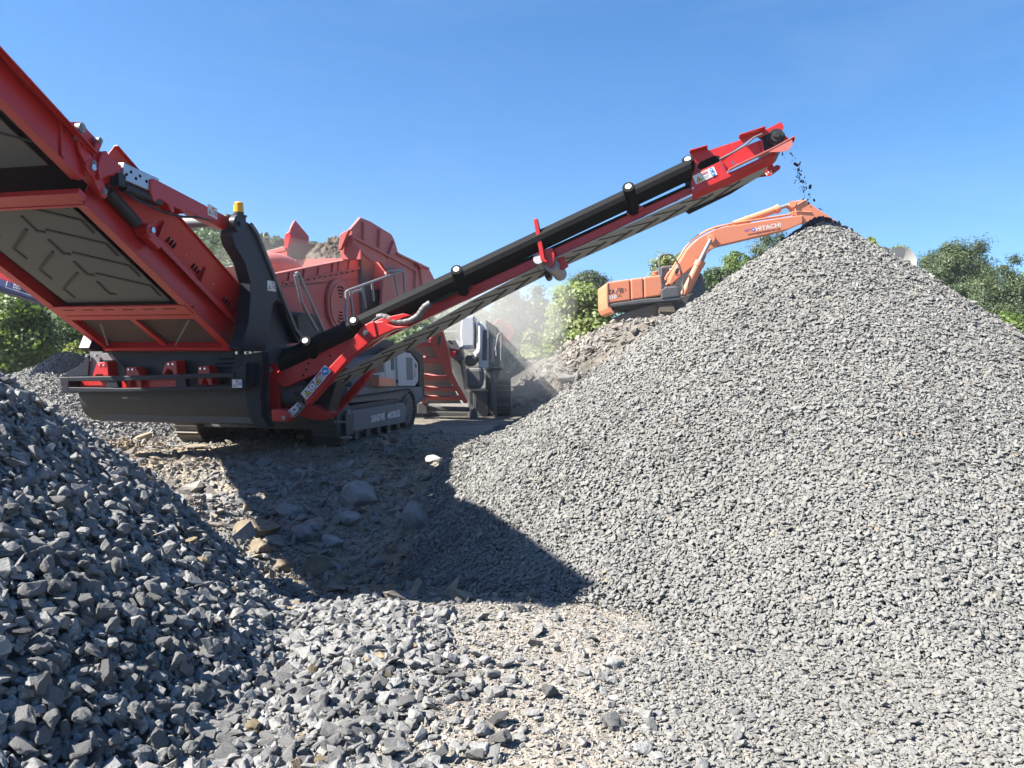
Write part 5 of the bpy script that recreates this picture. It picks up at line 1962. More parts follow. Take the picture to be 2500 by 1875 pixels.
# ------------------------------------------------------------------ blue conveyor of another machine, seen past the big belt
YB = 13.5
BO = Vector((at(60, 700, YB).x, YB, 0))
B = thing('stacker_conveyor', 'dark blue conveyor beam with a white globe logo behind the red belt frame', 'conveyor', BO)
def bp(pts, dy=0.0):
    return [at(a, b_, YB + dy) - BO for a, b_ in pts]
A = MB()
A.prism(bp([(-260, 591), (0, 672), (120, 708), (260, 750), (330, 772), (330, 812), (180, 762), (110, 740), (0, 707), (-260, 627)]), YV * .12)
bm_ = A.build('beam', 'blue_paint', B, .02)
A = MB()
A.prism(bp([(-260, 628), (0, 708), (110, 741), (180, 763), (330, 813), (330, 818), (0, 714), (-260, 634)], .02), YV * .8)
A.build('belt', 'belt_rubber', B)
A = MB()
A.prism(bp([(-160, 572), (0, 632), (30, 672), (48, 690), (68, 702), (100, 712), (0, 680), (-160, 624)], -.3), YV * .1)
A.build('cover', 'red_paint', B, .02)
a, b_ = Vector(bp([(14, 702)])[0]), Vector(bp([(104, 731)])[0])
ex = norm(b_ - a)
d = Decal(a, ex, Vector((-ex.z, 0, ex.x)), .015)
w = (b_ - a).length
for x0, y0, x1, y1 in ((0, 0, w * 1.4, .012), (0, 0, .012, .15), (0, .14, w * 1.4, .152)):
    d.rect(x0, y0, x1 - x0, y1 - y0, 'white_paint')
d.disc(.20, .085, .075, 'white_paint').disc(.20, .085, .067, 'blue_paint')
d.rect(.12, .07, .16, .06, 'blue_paint').text('EDGE', .13, .082, .14, .042, 'white_paint', .01)
d.poly([(.14, .05), (.26, .05), (.26, .056), (.14, .056)], 'white_paint').poly([(.195, .015), (.205, .015), (.205, .07), (.195, .07)], 'white_paint')
d.text('TS', .38, .02, .22, .11, 'white_paint', .03)
d.build('lettering', bm_)
# a trestle that carries the far end, out of view behind the machine and the frame
A = MB()
for x in (-2.6, 1.7):
    for y in (.1, .7):
        A.bar(Vector((x, y, 0)), Vector((x, y, 2.2 + (1.7 - x) * .28)), .09, .09)
A.build('trestle', 'blue_paint', B, .01)
# ------------------------------------------------------------------ second gravel mound, rubble, boulders, falling stones
def mound_h(x, y):
    ax_, ay_, bx_, by_ = -14.5, 16.0, -8.3, 14.6
    t = np.clip(((x - ax_) * (bx_ - ax_) + (y - ay_) * (by_ - ay_)) / ((bx_ - ax_) ** 2 + (by_ - ay_) ** 2), 0, 1)
    d = np.hypot(x - ax_ - t * (bx_ - ax_), y - ay_ - t * (by_ - ay_))
    h = 1.22 + .42 * np.exp(-((t - 1) / .12) ** 2)
    return np.maximum(softplus(h - .60 * d + .12 * fbm(x * .8, y * .8, 3, 51), .12) - .083, 0)
def mound_surface(x, y):
    h = mound_h(x, y)
    return h + ground_h(x, y) * sstep(.8, .1, h)
rm = np.random.default_rng(21)
X, Y, Z, s, nrm = scatter(mound_surface, (-13, -3.8, 10.5, 18), lambda x, y: np.full_like(x, .05), 1.3, lambda x, y: np.maximum(sstep(0, .1, mound_h(x, y)), .35 * sstep(4.2, 1.5, np.hypot(x + 8.3, y - 14.6) - 1.0)), rm, 60)
s = s * np.exp(rm.normal(0, .3, len(s)))
pos = np.stack([X, Y, Z], -1) + nrm * (s * rm.uniform(0, .4, len(s)))[:, None]
mnd = thing('gravel_pile', 'low mound of fine grey gravel behind the rear apron, below the leafy trees', 'gravel pile', (-8.3, 14.6, 0))
off = np.array([-8.3, 14.6, 0])
bx = np.linspace(-18, -3.5, 70); by = np.linspace(11, 19, 60)
BX, BY = np.meshgrid(bx, by)
hB = mound_h(BX, BY)
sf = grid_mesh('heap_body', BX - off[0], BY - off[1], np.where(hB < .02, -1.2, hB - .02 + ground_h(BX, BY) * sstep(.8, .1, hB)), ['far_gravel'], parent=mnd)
a_ = sf.data.attributes.new('tint', 'FLOAT', 'FACE'); a_.data.foreach_set('value', np.full(len(sf.data.polygons), .35, np.float32))
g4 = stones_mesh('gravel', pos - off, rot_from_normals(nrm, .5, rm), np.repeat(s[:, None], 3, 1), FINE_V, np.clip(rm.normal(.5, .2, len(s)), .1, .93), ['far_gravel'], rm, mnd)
g4['kind'] = 'stuff'
print('mound stones', len(s))

# rubble pressed into the yard: tan and grey, from the pit edge to the machine, on the bank, and crumbs on the pale dirt
def dirt_material(name, a, b2, scale):
    m, nt, b = nodes_of(name)
    at_ = N(nt, 'ShaderNodeAttribute', attribute_name='tint')
    c = ramp(nt, at_.outputs['Fac'], [(0.0, a), (.6, tuple((p + q) / 2 for p, q in zip(a, b2))), (1.0, b2)])
    n1 = noise(nt, scale, 5, .65)
    c = mixrgb(nt, 1.0, c, ramp(nt, n1, [(.3, .72), (.7, 1.15)]), 'MULTIPLY')
    L(nt, c, b.inputs['Base Color'])
    b.inputs['Roughness'].default_value = .92
    b.inputs['Specular IOR Level'].default_value = .2
    bump(nt, b, n1, .5, .02)
    MATS[name] = m
dirt_material('rubble_stone', (.24, .19, .13), (.19, .185, .18), 14)
dirt_material('crumb_stone', (.25, .22, .18), (.27, .262, .25), 30)
dirt_material('bank_stone', (.16, .135, .11), (.25, .24, .22), 7)
dirt_material('boulder_stone', (.15, .15, .152), (.28, .275, .26), 6)
dirt_material('brown_boulder_stone', (.15, .12, .085), (.22, .18, .13), 6)
dirt_material('hopper_dirt', (.05, .04, .031), (.125, .105, .085), 9)
rr = np.random.default_rng(33)
def rub_den(x, y):
    pit = np.exp(-((x + 1.5) / 1.6) ** 2 - ((y - 7.0) / 1.6) ** 2)
    patch = sstep(.45, .7, vnoise(x * .9, y * .9, 77))
    spill = np.exp(-((x + 3.0 + .3 * (y - 9)) / 1.1) ** 2 - ((y - 8.9) / 1.3) ** 2)
    return np.clip(.14 + .6 * pit + .5 * patch + 1.1 * spill, 0, 1) * sstep(4.8, 5.6, y)
X, Y, Z, s, nrm = scatter(ground_h, (-7.5, 2.5, 4.8, 14), lambda x, y: np.full_like(x, .04), .5, rub_den, rr, 30)
s = s * np.exp(rr.normal(0, .62, len(s)))
pos = np.stack([X, Y, Z], -1) + nrm * (s * rr.uniform(-.1, .25, len(s)))[:, None]
o = stones_mesh('rubble', pos, rot_from_normals(nrm, .5, rr), np.repeat(s[:, None], 3, 1), FINE_V, np.clip(rr.random(len(s)) + .9 * np.exp(-((X + 3.0 + .3 * (Y - 9)) / 1.1) ** 2 - ((Y - 8.9) / 1.3) ** 2), 0, 1), ['rubble_stone'], rr)
tag(o, 'tan and grey rubble trodden into the yard between the piles and the machine', 'rubble', kind='stuff')
n_rub = len(s)
X, Y, Z, s, nrm = scatter(ground_h, (-1.6, 2.4, 2.4, 5.8), lambda x, y: np.full_like(x, .013), .40, lambda x, y: .35 + .65 * vnoise(x * 2, y * 2, 91), rr, 30)
s = s * np.exp(rr.normal(0, .45, len(s)))
pos = np.stack([X, Y, Z], -1) + nrm * (s * rr.uniform(-.1, .3, len(s)))[:, None]
o = stones_mesh('pebbles', pos, rot_from_normals(nrm, .4, rr), np.repeat(s[:, None], 3, 1), FINE_V, rr.random(len(s)), ['crumb_stone'], rr)
tag(o, 'crumbs of pale stone strewn over the dirt between the two piles', 'pebbles', kind='stuff')
print('rubble', n_rub, 'crumbs', len(s))
X, Y, Z, s, nrm = scatter(ground_h, (-3, 7.5, 16, 30), lambda x, y: np.full_like(x, .12), .75, lambda x, y: (ground_h(x, y) > .12) * (.25 + .75 * sstep(.4, .7, vnoise(x * .8, y * .8, 95))), rr, 30)
s = s * np.exp(rr.normal(0, .5, len(s)))
pos = np.stack([X, Y, Z], -1) + nrm * (s * rr.uniform(-.15, .25, len(s)))[:, None]
o = stones_mesh('rubble', pos, rot_from_normals(nrm, .6, rr), np.repeat(s[:, None], 3, 1), FINE_NEAR_V, rr.random(len(s)), ['bank_stone'], rr)
tag(o, 'broken rock and earth on the bank beneath the excavator', 'rubble', kind='stuff')

# boulders in the hollow
BOULDER = rough_rocks(14, (1.0, .85, .7), 12, .07, 15)
def boulder(px, py, w, h, label, mat='boulder_stone', k=0, tilt=0.0, sink=.25, tint=.5, name='boulder', cat='boulder', group=None, V=None):
    """px, py: middle of its foot in the photo; w, h in photo pixels"""
    P = ground_hit(px, py)
    s_ = P.y / FPX
    V_, F_ = (V or BOULDER)[k % len(V or BOULDER)]
    me = bpy.data.meshes.new(name)
    ext = V_.max(0) - V_.min(0)
    W = np.array([w * s_, w * s_ * .8, h * s_]) / ext
    VV = (V_ - (V_.max(0) + V_.min(0)) / 2) * W
    me.from_pydata([tuple(p) for p in VV], [], [list(map(int, f)) for f in F_])
    me.polygons.foreach_set('use_smooth', [True] * len(F_))
    me.set_sharp_from_angle(angle=R_(22))
    a = me.attributes.new('tint', 'FLOAT', 'FACE')
    a.data.foreach_set('value', np.full(len(F_), tint, np.float32))
    me.materials.append(MATS[mat])
    o = bpy.data.objects.new(name, me)
    o.location = P + Vector((0, .1 * w * s_, h * s_ * (.5 - sink)))
    o.rotation_euler = (0, tilt, rnd.uniform(-.5, .5))
    COL.objects.link(o)
    tag(o, label, cat, group)
    return o
boulder(875, 1236, 104, 84, 'large rounded blue grey boulder in the shaded hollow, biggest of the rocks there', k=0, tint=.8)
boulder(708, 1262, 72, 40, 'long flat grey rock tilted in the hollow, left of the biggest boulder', k=1, tint=.6, tilt=.3)
boulder(848, 1276, 66, 36, 'flat grey slab lying just in front of the biggest boulder', k=2, tint=.7, tilt=-.15)
boulder(625, 1312, 118, 50, 'wide brown rounded rock at the edge of the coarse pile', 'brown_boulder_stone', 3, tint=.5)
boulder(636, 1348, 56, 44, 'brown block of rock under the wide brown rock by the coarse pile', 'brown_boulder_stone', 4, tint=.6)
boulder(738, 1322, 62, 52, 'upright grey rock in the middle of the hollow', k=5, tint=.45)
boulder(768, 1292, 40, 26, 'small grey rock leaning on the upright rock in the hollow', k=6, tint=.6)
boulder(811, 1332, 58, 34, 'pale flat topped rock low in the hollow', k=7, tint=1.0)
boulder(1018, 1292, 62, 96, 'tall greenish grey slab half buried at the foot of the fine gravel cone', k=8, tint=.55, tilt=-.45)
boulder(955, 1348, 28, 26, 'small round brown stone beside the foot of the gravel cone', 'brown_boulder_stone', 9, tint=.4)
boulder(922, 1382, 42, 28, 'grey stone at the bottom of the hollow near the cone', k=10, tint=.5)
boulder(602, 1252, 28, 34, 'small upright brown stone at the shadow edge', 'brown_boulder_stone', 11, tint=.8)
boulder(700, 1266, 26, 18, 'small grey stone below the long flat rock', k=12, tint=.5)
boulder(772, 1396, 74, 48, 'lumpy brown rock at the deepest part of the hollow', 'brown_boulder_stone', 13, tint=.2)
boulder(1040, 1168, 32, 26, 'pale yellowish rock in the sun beside the cone', 'rubble_stone', 2, tint=.3)
boulder(1062, 1128, 54, 22, 'flat grey rock on the far side of the hollow, next to the cone', k=4, tint=.7)
boulder(690, 1392, 60, 34, 'dark brown rock beside the coarse pile low in the hollow', 'brown_boulder_stone', 6, tint=.1)
boulder(482, 1096, 60, 16, 'tan rock in the sun close to the shadow of the belt', 'rubble_stone', 8, tint=.4)
boulder(1380, 838, 60, 40, 'pale rock slab on top of the bank left of the excavator track', 'bank_stone', 1, tint=.9)
# clods heaped by the track
P0 = ground_hit(300, 1100)
A_ = np.random.default_rng(3)
n = 150
xy = A_.normal(0, 1, (n, 2)) * [.28, .16]
zz = .20 * np.exp(-(xy[:, 0] / .3) ** 2 - (xy[:, 1] / .2) ** 2) * A_.uniform(.3, 1, n)
o = stones_mesh('dirt_heap', np.c_[xy + [P0.x, P0.y], zz + P0.z], rot_from_normals(np.tile([0, 0, 1.], (n, 1)), .8, A_), np.repeat(A_.uniform(.04, .13, n)[:, None], 3, 1), FINE_NEAR_V, A_.random(n) * .5, ['rubble_stone'], A_)
tag(o, 'small heap of tan earth clods in the sun left of the crawler track', 'dirt heap')
# earth in the hopper
gu = np.linspace(-1.15, 1.1, 150); gv = np.linspace(4.5, 6.9, 130)
GU, GV = np.meshgrid(gu, gv)
hz = 2.75 + 1.0 * np.exp(-((GU + .35) / .85) ** 2 - ((GV - 5.7) / 1.0) ** 2) + .10 * fbm(GU * 4, GV * 4, 4, 61) + .10 * fbm(GU * 10, GV * 10, 4, 62) + .05 * fbm(GU * 24, GV * 24, 3, 64)
wx = MO.x + GU * _mr.x + GV * _mf.x; wy = MO.y + GU * _mr.y + GV * _mf.y
o = grid_mesh('dirt_heap', wx, wy, hz + MO.z - .05, ['hopper_dirt'])
a_ = o.data.attributes.new('tint', 'FLOAT', 'POINT'); a_.data.foreach_set('value', np.clip(.5 + .9 * fbm(GU * 7, GV * 7, 4, 63), 0, 1).ravel().astype(np.float32))
tag(o, 'brown stony earth heaped in the hopper between the two red wings', 'dirt heap')

# loose stones on the pale dirt
lr = random.Random(12)
for i in range(46):
    px, py = lr.uniform(1010, 1620), lr.uniform(1540, 1860)
    if px < 1010 + (1700 - py) * .2:
        continue
    w = lr.uniform(22, 62) * (.55 + .45 * (py - 1500) / 360)
    boulder(px, py, w, w * lr.uniform(.45, .75), 'grey angular stone lying loose on the pale dirt between the two piles', 'coarse_gravel', i, lr.uniform(-.3, .3), .1, lr.uniform(.4, .9), 'loose_stone', 'stone', 'loose stones between the piles', COARSE_HI)
# stones dropping off the conveyor
dx = [(1720, 580, 34), (1750, 640, 16), (1830, 580, 30), (1850, 605, 16), (1890, 645, 20), (1868, 622, 12), (1840, 700, 14), (1910, 730, 78), (1950, 706, 34), (1965, 742, 10), (1890, 800, 12), (1930, 800, 44), (1970, 815, 30), (1920, 845, 26), (1950, 850, 34), (1970, 870, 30), (1920, 900, 36), (2015, 905, 26), (1932, 932, 12), (1965, 950, 40), (1995, 970, 36), (2035, 985, 18), (1940, 982, 10), (1970, 1030, 18), (1985, 1055, 20), (2040, 1045, 40), (2090, 1030, 50), (2005, 1100, 22), (2070, 1095, 12), (2075, 1130, 36), (2090, 1165, 22), (2055, 1205, 32), (2145, 1210, 44), (2010, 1255, 22), (2050, 1270, 16), (2075, 1255, 26), (2220, 1330, 30), (2245, 1335, 18), (2100, 1300, 18), (2262, 1345, 12), (1715, 600, 20), (1690, 588, 10), (1945, 770, 14), (2000, 940, 14)]
dx += [(1800 + lr.gauss(0, 16) + (y_ - 560) * .39 + lr.gauss(0, 26), y_, lr.uniform(10, 34)) for y_ in [lr.uniform(600, 1290) for _ in range(26)]]
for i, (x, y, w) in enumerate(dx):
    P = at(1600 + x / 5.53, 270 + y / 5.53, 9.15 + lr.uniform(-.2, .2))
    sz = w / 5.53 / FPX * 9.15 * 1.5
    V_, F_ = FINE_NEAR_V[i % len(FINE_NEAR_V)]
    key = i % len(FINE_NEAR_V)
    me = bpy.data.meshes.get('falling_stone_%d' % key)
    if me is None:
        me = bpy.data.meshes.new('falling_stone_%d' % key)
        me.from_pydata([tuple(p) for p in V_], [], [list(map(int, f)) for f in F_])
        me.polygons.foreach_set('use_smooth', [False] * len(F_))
        a = me.attributes.new('tint', 'FLOAT', 'FACE'); a.data.foreach_set('value', np.full(len(F_), .01, np.float32))  # near-black tint carries the head's shadow on the falling stones
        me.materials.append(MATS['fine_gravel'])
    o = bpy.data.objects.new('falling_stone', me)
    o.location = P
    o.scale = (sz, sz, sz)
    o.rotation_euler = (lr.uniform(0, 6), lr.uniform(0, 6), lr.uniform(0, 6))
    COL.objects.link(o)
    tag(o, 'stone with shade put into its dark colour, falling from the conveyor head towards the gravel cone', 'stone', 'stones falling off the conveyor')

# ------------------------------------------------------------------ trees
def leaf_material(name, dark, light, transl=.3):
    m, nt, b = nodes_of(name)
    at_ = N(nt, 'ShaderNodeAttribute', attribute_name='tint')
    c = ramp(nt, at_.outputs['Fac'], [(0.0, dark), (1.0, light)])
    L(nt, c, b.inputs['Base Color'])
    b.inputs['Roughness'].default_value = .5
    b.inputs['Specular IOR Level'].default_value = .35
    t = N(nt, 'ShaderNodeBsdfTranslucent')
    c2 = mixrgb(nt, 1.0, c, (1.15, 1.25, .55), 'MULTIPLY')
    L(nt, c2, t.inputs[0])
    mx = N(nt, 'ShaderNodeMixShader')
    mx.inputs[0].default_value = transl
    L(nt, b.outputs[0], mx.inputs[1]); L(nt, t.outputs[0], mx.inputs[2])
    L(nt, mx.outputs[0], nt.nodes['Material Output'].inputs[0])
    MATS[name] = m
leaf_material('broad_leaf', (.065, .105, .028), (.165, .225, .065), .42)
leaf_material('bright_leaf', (.15, .195, .07), (.30, .35, .145), .5)
leaf_material('dark_leaf', (.035, .062, .025), (.090, .130, .052), .35)
leaf_material('pine_needle', (.042, .066, .032), (.105, .135, .060), .3)
leaf_material('yellow_leaf', (.11, .14, .03), (.23, .26, .07), .4)
leaf_material('hill_leaf', (.055, .090, .036), (.135, .175, .075), .35)
m, nt, b = nodes_of('bark')
L(nt, ramp(nt, noise(nt, 9, 5, .7), [(.3, (.03, .025, .02)), (.7, (.09, .075, .06))]), b.inputs['Base Color'])
b.inputs['Roughness'].default_value = .95
MATS['bark'] = m
def leaves_mesh(name, C_, nrm, size, aspect, tint, mat, rng, parent=None, droop=.3):
    """one small pointed face per leaf (or needle spray)"""
    n = len(C_)
    nrm = nrm + rng.normal(0, .55, (n, 3)); nrm[:, 2] += .35
    nrm /= np.linalg.norm(nrm, axis=1, keepdims=True)
    a = rng.normal(0, 1, (n, 3)); a[:, 2] -= droop
    x = a - (a * nrm).sum(1, keepdims=True) * nrm
    x /= np.linalg.norm(x, axis=1, keepdims=True)
    y = np.cross(nrm, x)
    L_ = (size * rng.uniform(.6, 1.3, n))[:, None]
    W = L_ * aspect
    P = np.stack([C_ - x * L_ * .5, C_ + y * W * .5 + nrm * W * .12 - x * L_ * .05, C_ + x * L_ * .5, C_ - y * W * .5 + nrm * W * .12 - x * L_ * .05], 1)
    V = P.reshape(-1, 3).astype(np.float32)
    me = bpy.data.meshes.new(name)
    me.vertices.add(len(V)); me.vertices.foreach_set('co', V.ravel())
    me.loops.add(4 * n); me.loops.foreach_set('vertex_index', np.arange(4 * n, dtype=np.int32))
    me.polygons.add(n); me.polygons.foreach_set('loop_start', np.arange(0, 4 * n, 4, dtype=np.int32))
    me.update(calc_edges=True)
    t = me.attributes.new('tint', 'FLOAT', 'FACE'); t.data.foreach_set('value', tint.astype(np.float32))
    me.materials.append(MATS[mat])
    o = bpy.data.objects.new(name, me)
    COL.objects.link(o)
    if parent:
        o.parent = parent
    return o
def tree(name, label, cat, px0, px1, py0, py1, Y_, mat, nleaf, leaf, seed, aspect=.6, clumps=60, clump_r=.22, group=None, pine=False, trunk=True, depth_k=.8, shape=1.0, base_z=None):
    """crown between photo columns px0..px1 and rows py0..py1 at distance Y_; trunk with limbs down to the ground"""
    rng = np.random.default_rng(seed)
    nleaf, leaf = int(nleaf * 1.7), leaf * .75
    top, bot = at((px0 + px1) / 2, py0, Y_), at((px0 + px1) / 2, py1, Y_)
    rx = (px1 - px0) / 2 / FPX * Y_
    rz = (top.z - bot.z) / 2
    gz = base_z if base_z is not None else float(land_h(np.array([top.x]), np.array([Y_]))[0]) - .1
    root = thing(name, label, cat, (top.x, Y_, gz), 0, group)
    cz = (top.z + bot.z) / 2 - gz
    d = rng.normal(0, 1, (clumps, 3)); d /= np.linalg.norm(d, axis=1, keepdims=True)
    r = rng.uniform(.25, 1.0, clumps) ** .5
    r *= 1 + .16 * rng.normal(0, 1, clumps).clip(-1, 1)
    cc = d * r[:, None] * [rx * .92, rx * depth_k * .92, rz * .95]
    # narrower towards the top for shape > 1
    kz = np.clip((cc[:, 2] / rz + 1) / 2, 0, 1)
    cc[:, :2] *= (1 - (shape - 1) * kz)[:, None]
    cc[:, 2] += cz
    ci = rng.integers(0, clumps, nleaf)
    cr = rx * clump_r * rng.uniform(.6, 1.7, clumps) * 1.35
    q = rng.normal(0, 1, (nleaf, 3)); q /= np.linalg.norm(q, axis=1, keepdims=True)
    rad = rng.random(nleaf) ** .55 * (1 + .25 * rng.normal(0, 1, nleaf))
    q = q * rad[:, None] * (cr[ci])[:, None]
    q[:, 2] *= .8
    P = cc[ci] + q
    # a third of the foliage fills the crown between the clumps
    nf = int(nleaf * .3)
    df = rng.normal(0, 1, (nf, 3)); df /= np.linalg.norm(df, axis=1, keepdims=True)
    P[:nf] = df * (rng.random(nf) ** .4)[:, None] * [rx * .85, rx * depth_k * .85, rz * .88] + [0, 0, cz]
    outw = q / (np.linalg.norm(q, axis=1, keepdims=True) + 1e-6) + .5 * d[ci]
    ctint = rng.normal(.5, .2, clumps)
    tint = np.clip(ctint[ci] + rng.normal(0, .16, nleaf), 0, 1)
    keep = P[:, 2] > .05
    leaves_mesh('crown', P[keep], outw[keep], np.full(keep.sum(), leaf), aspect, tint[keep], mat, rng, root)
    if trunk:
        A = MB()
        h0 = max(cz - rz * .2, .6)
        tr = max(.05, rx * .06)
        lean_ = Vector((rng.normal(0, .06) * h0, rng.normal(0, .05) * h0, 0))
        A.tube([Vector((0, 0, -.2)), lean_ * .4 + Vector((0, 0, h0 * .5)), lean_ + Vector((0, 0, h0)), lean_ + Vector((0, 0, cz + rz * .5))], [tr * 1.3, tr, tr * .8, tr * .25], 8)
        for k in range(min(clumps, 26)):
            c_ = Vector(cc[k])
            t0 = lean_ * .8 + Vector((0, 0, min(h0 * .8 + .35 * abs(c_.z - h0), cz + rz * .4)))
            A.tube([t0, t0.lerp(c_, .5) + Vector((0, 0, -.05 * rx)), c_], [tr * .45, tr * .3, tr * .1], 5)
        A.build('trunk', 'bark', root, smooth=True)
    return root
# left edge, behind the mound
tree('broadleaf_tree', 'leafy green tree with large sunlit leaves at the far left under the blue beam', 'tree', -70, 135, 690, 940, 22.0, 'broad_leaf', 16000, .16, 1, .75, 55, .24)
tree('broadleaf_tree', 'shaded dark green tree between the leafy tree and the steel corner panel', 'tree', 110, 300, 735, 950, 25.0, 'dark_leaf', 8000, .15, 2, .5, 55, .22)
tree('shrub', 'small bright yellow green shrub low behind the gravel mound', 'shrub', 160, 225, 835, 900, 21.0, 'yellow_leaf', 1500, .13, 3, .7, 16, .3, trunk=False)
tree('broadleaf_tree', 'dense dark tree standing further back at the left picture edge', 'tree', -260, 60, 700, 960, 30.0, 'dark_leaf', 9000, .2, 4, .6, 55, .22)
# middle, behind the crusher
tree('bush', 'big light green leafy bush beside the rear of the excavator', 'bush', 1322, 1516, 672, 940, 31.5, 'bright_leaf', 16000, .24, 5, .7, 80, .2, shape=1.15)
tree('bush', 'pale green bush low on the bank below the big light green bush', 'bush', 1270, 1420, 800, 960, 31.0, 'bright_leaf', 7000, .2, 6, .7, 45, .24, trunk=False)
tree('pine_tree', 'rounded pine standing behind the big light green bush', 'tree', 1385, 1494, 652, 760, 52.0, 'pine_needle', 11000, .27, 7, .3, 50, .2, pine=True)
tree('broadleaf_tree', 'dusty grey green tree behind the crusher hopper, tallest in the dust', 'tree', 1180, 1300, 690, 960, 42.0, 'dark_leaf', 8000, .34, 8, .55, 60, .22)
tree('broadleaf_tree', 'dusty green tree between the tallest dusty tree and the light bush', 'tree', 1265, 1365, 700, 960, 45.0, 'dark_leaf', 7000, .34, 9, .5, 55, .22)
tree('broadleaf_tree', 'dim tree in the dust seen just below the rising belt', 'tree', 1080, 1210, 725, 980, 46.0, 'dark_leaf', 7000, .36, 10, .5, 50, .22)
# behind the excavator
tree('broadleaf_tree', 'yellow green tree top showing behind the excavator cab guard', 'tree', 1575, 1690, 608, 790, 44.0, 'yellow_leaf', 5000, .28, 11, .5, 45, .2)
tree('broadleaf_tree', 'bluish green bushy tree below the excavator boom, nearest the cab', 'tree', 1690, 1800, 640, 800, 40.0, 'dark_leaf', 7000, .26, 12, .45, 55, .2)
tree('broadleaf_tree', 'light green tree in the middle of the row below the boom', 'tree', 1750, 1860, 606, 790, 43.0, 'broad_leaf', 7000, .27, 13, .5, 55, .2)
tree('pine_tree', 'dark pine at the right end of the row below the boom', 'tree', 1815, 1980, 568, 760, 47.0, 'pine_needle', 14000, .26, 14, .3, 55, .2, pine=True)
# right of the cone
tree('young_tree', 'bright leafy tree top just right of the cone apex, beside a red bit', 'tree', 2100, 2152, 568, 720, 26.0, 'bright_leaf', 2200, .16, 15, .75, 26, .28)
tree('young_tree', 'bright leafy tree top above the pale round dish', 'tree', 2152, 2232, 592, 740, 28.0, 'bright_leaf', 3600, .17, 16, .75, 34, .26)
tree('pine_tree', 'broad tall pine with an uneven dark crown right of the cone', 'tree', 2212, 2445, 580, 850, 40.0, 'pine_needle', 42000, .21, 17, .3, 110, .14, pine=True)
tree('pine_tree', 'dark pine at the right picture edge, lower than the broad one', 'tree', 2360, 2530, 632, 870, 36.0, 'pine_needle', 20000, .2, 18, .3, 70, .17, pine=True)
tree('broadleaf_tree', 'light green tree at the very edge behind the dark pine', 'tree', 2455, 2620, 645, 860, 44.0, 'broad_leaf', 6000, .28, 19, .5, 45, .2)
tree('bush', 'olive green bush in front of the pines, close to the right slope', 'bush', 2370, 2540, 755, 960, 30.0, 'broad_leaf', 9000, .2, 20, .6, 60, .2, trunk=False)
tree('bush', 'dark bush between the broad pine and the right slope', 'bush', 2240, 2400, 740, 900, 33.0, 'dark_leaf', 7000, .22, 21, .6, 50, .22, trunk=False)

# wooded hill: nobody could count its trees
rh = np.random.default_rng(50)
n = 2600
hx_, hy_ = rh.uniform(-95, 8, n), rh.uniform(66, 130, n)
zz = hill_h(hx_, hy_)
sel = zz > .8
hx_, hy_, zz = hx_[sel], hy_[sel], zz[sel]
px, py, d = project(np.stack([hx_, hy_, zz], -1))
sel = (px > 250) & (px < 1400)
hx_, hy_, zz = hx_[sel], hy_[sel], zz[sel]
n = len(hx_)
cr = rh.uniform(1.3, 2.6, n)
ci = np.repeat(np.arange(n), 110)
q = rh.normal(0, 1, (len(ci), 3)); q /= np.linalg.norm(q, axis=1, keepdims=True)
q[:, 2] = np.abs(q[:, 2]) * 1.15 - .15
P = np.stack([hx_[ci], hy_[ci], zz[ci]], -1) + q * (cr[ci] * rh.uniform(.7, 1.05, len(ci)))[:, None]
tn = np.clip(rh.normal(.45, .25, n)[ci] + rh.normal(0, .12, len(ci)), 0, 1)
o = leaves_mesh('forest', P, q, np.full(len(ci), .75), .6, tn, 'hill_leaf', rh)
tag(o, 'hazy green wood covering the hill behind the screening machine', 'forest', kind='stuff')
print('hill leaves', len(ci))
for i, (x0, x1, y0, y1, Y_, lab) in enumerate(((625, 660, 566, 640, 95, 'small dark pine on the hill crest beside the navy post'), (655, 700, 574, 650, 98, 'small dark pine on the hill crest left of the red hopper wing'), (748, 782, 588, 640, 100, 'far tree top between the hopper wing and the earth heap'))):
    tree('pine_tree', lab, 'tree', x0, x1, y0, y1, Y_, 'pine_needle', 1500, .9, 60 + i, .3, 16, .3, pine=True)

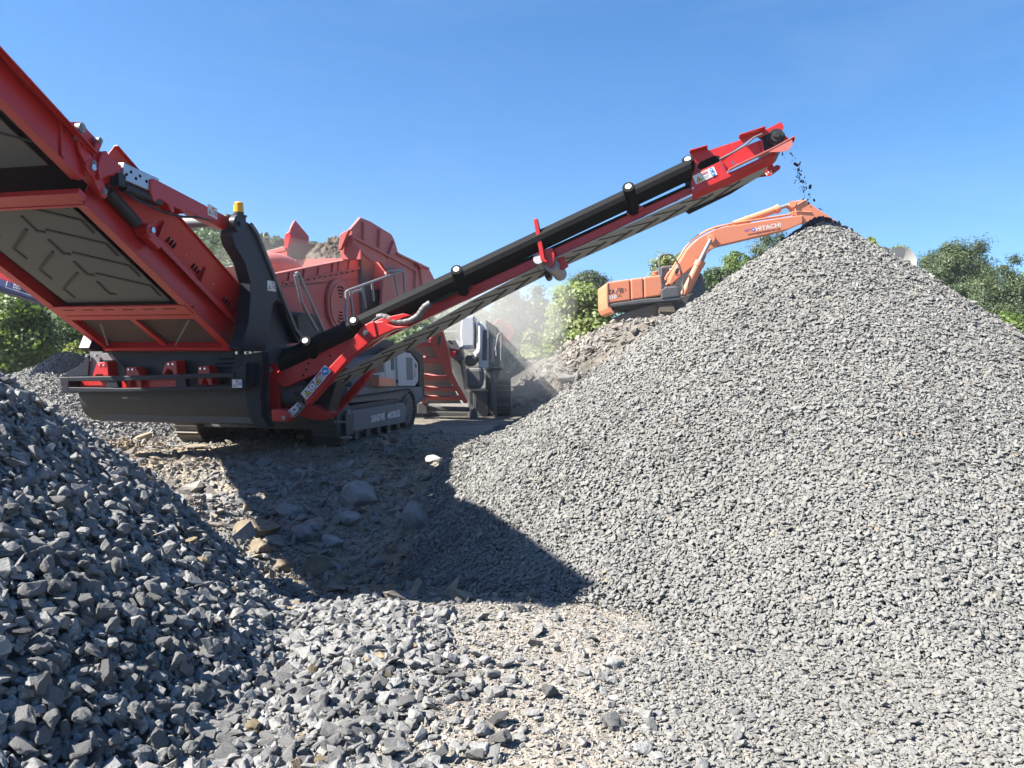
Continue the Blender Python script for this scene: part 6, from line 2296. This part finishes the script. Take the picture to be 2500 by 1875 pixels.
# ------------------------------------------------------------------ round pale dish behind the right slope
DC = at(2196, 643, 17.0)
D = thing('dish', 'round pale dish on a post showing above the right slope of the cone', 'dish', (DC.x, 17.0, float(ground_h(np.array([DC.x]), np.array([17.0]))[0])))
zb = DC.z - D.location.z
A = MB()
rows = []
for k in range(7):
    r = .36 * k / 6
    rows.append([Vector((math.cos(t) * r, -.07 * (1 - (k / 6) ** 2) * -1 - .04, zb + math.sin(t) * r)) for t in [2 * math.pi * i / 32 for i in range(33)]])
A.sheet(rows[1:], (0, .012, 0))
A.cyl((0, .03, zb), (0, .06, zb), .08, 16)
A.build('bowl', 'dish_plastic', D, smooth=True)
A = MB()
A.cyl((0, .1, 0), (0, .1, zb + .05), .035, 12); A.cyl((0, .02, zb), (0, .12, zb), .05, 12)
A.build('post', 'dull_steel', D, smooth=True)

# ------------------------------------------------------------------ dust hanging round the crusher and the hopper
def dust(px, py, Y_, rx, ry, rz, dens, label):
    m = bpy.data.materials.new('dust_air')
    m.use_nodes = True
    nt = m.node_tree
    nt.nodes.remove(nt.nodes['Principled BSDF'])
    v = N(nt, 'ShaderNodeVolumePrincipled')
    v.inputs['Color'].default_value = (.78, .76, .70, 1)
    v.inputs['Density'].default_value = dens
    v.inputs['Anisotropy'].default_value = .2
    L(nt, v.outputs[0], nt.nodes['Material Output'].inputs['Volume'])
    A = MB()
    A.sphere((0, 0, 0), 1, 28, 18, (rx, ry, rz))
    MATS['dust_air'] = m
    o = A.build('dust', 'dust_air', smooth=True)
    o.location = at(px, py, Y_)
    tag(o, label, 'dust', kind='stuff')
dust(1215, 825, 21.0, 1.9, 1.9, 1.8, .16, 'pale dust drifting right of the crusher')
dust(1170, 930, 20.0, 2.6, 1.5, 1.1, .13, 'low dust along the foot of the crusher')
dust(1235, 745, 23.5, 2.2, 1.8, 1.4, .10, 'thin dust rising in front of the trees')
dust(675, 662, 13.6, 1.2, 1.2, .60, .055, 'brownish dust blowing out of the screen box')
dust(850, 722, 14.6, 1.7, 1.2, .75, .06, 'thin dust over the hopper side')

# ------------------------------------------------------------------ the hazy air over the quarry
m = bpy.data.materials.new('hazy_air')
m.use_nodes = True
nt = m.node_tree
nt.nodes.remove(nt.nodes['Principled BSDF'])
v = N(nt, 'ShaderNodeVolumePrincipled')
v.inputs['Color'].default_value = (.90, .92, .96, 1)
v.inputs['Density'].default_value = .0005
v.inputs['Anisotropy'].default_value = .3
L(nt, v.outputs[0], nt.nodes['Material Output'].inputs['Volume'])
MATS['hazy_air'] = m
A = MB()
A.box((0, 0, 0), (320, 200, 34))
o = A.build('haze', 'hazy_air')
o.location = (-30, 88, 14)
tag(o, 'thin pale haze in the air of the quarry', 'haze', kind='stuff')
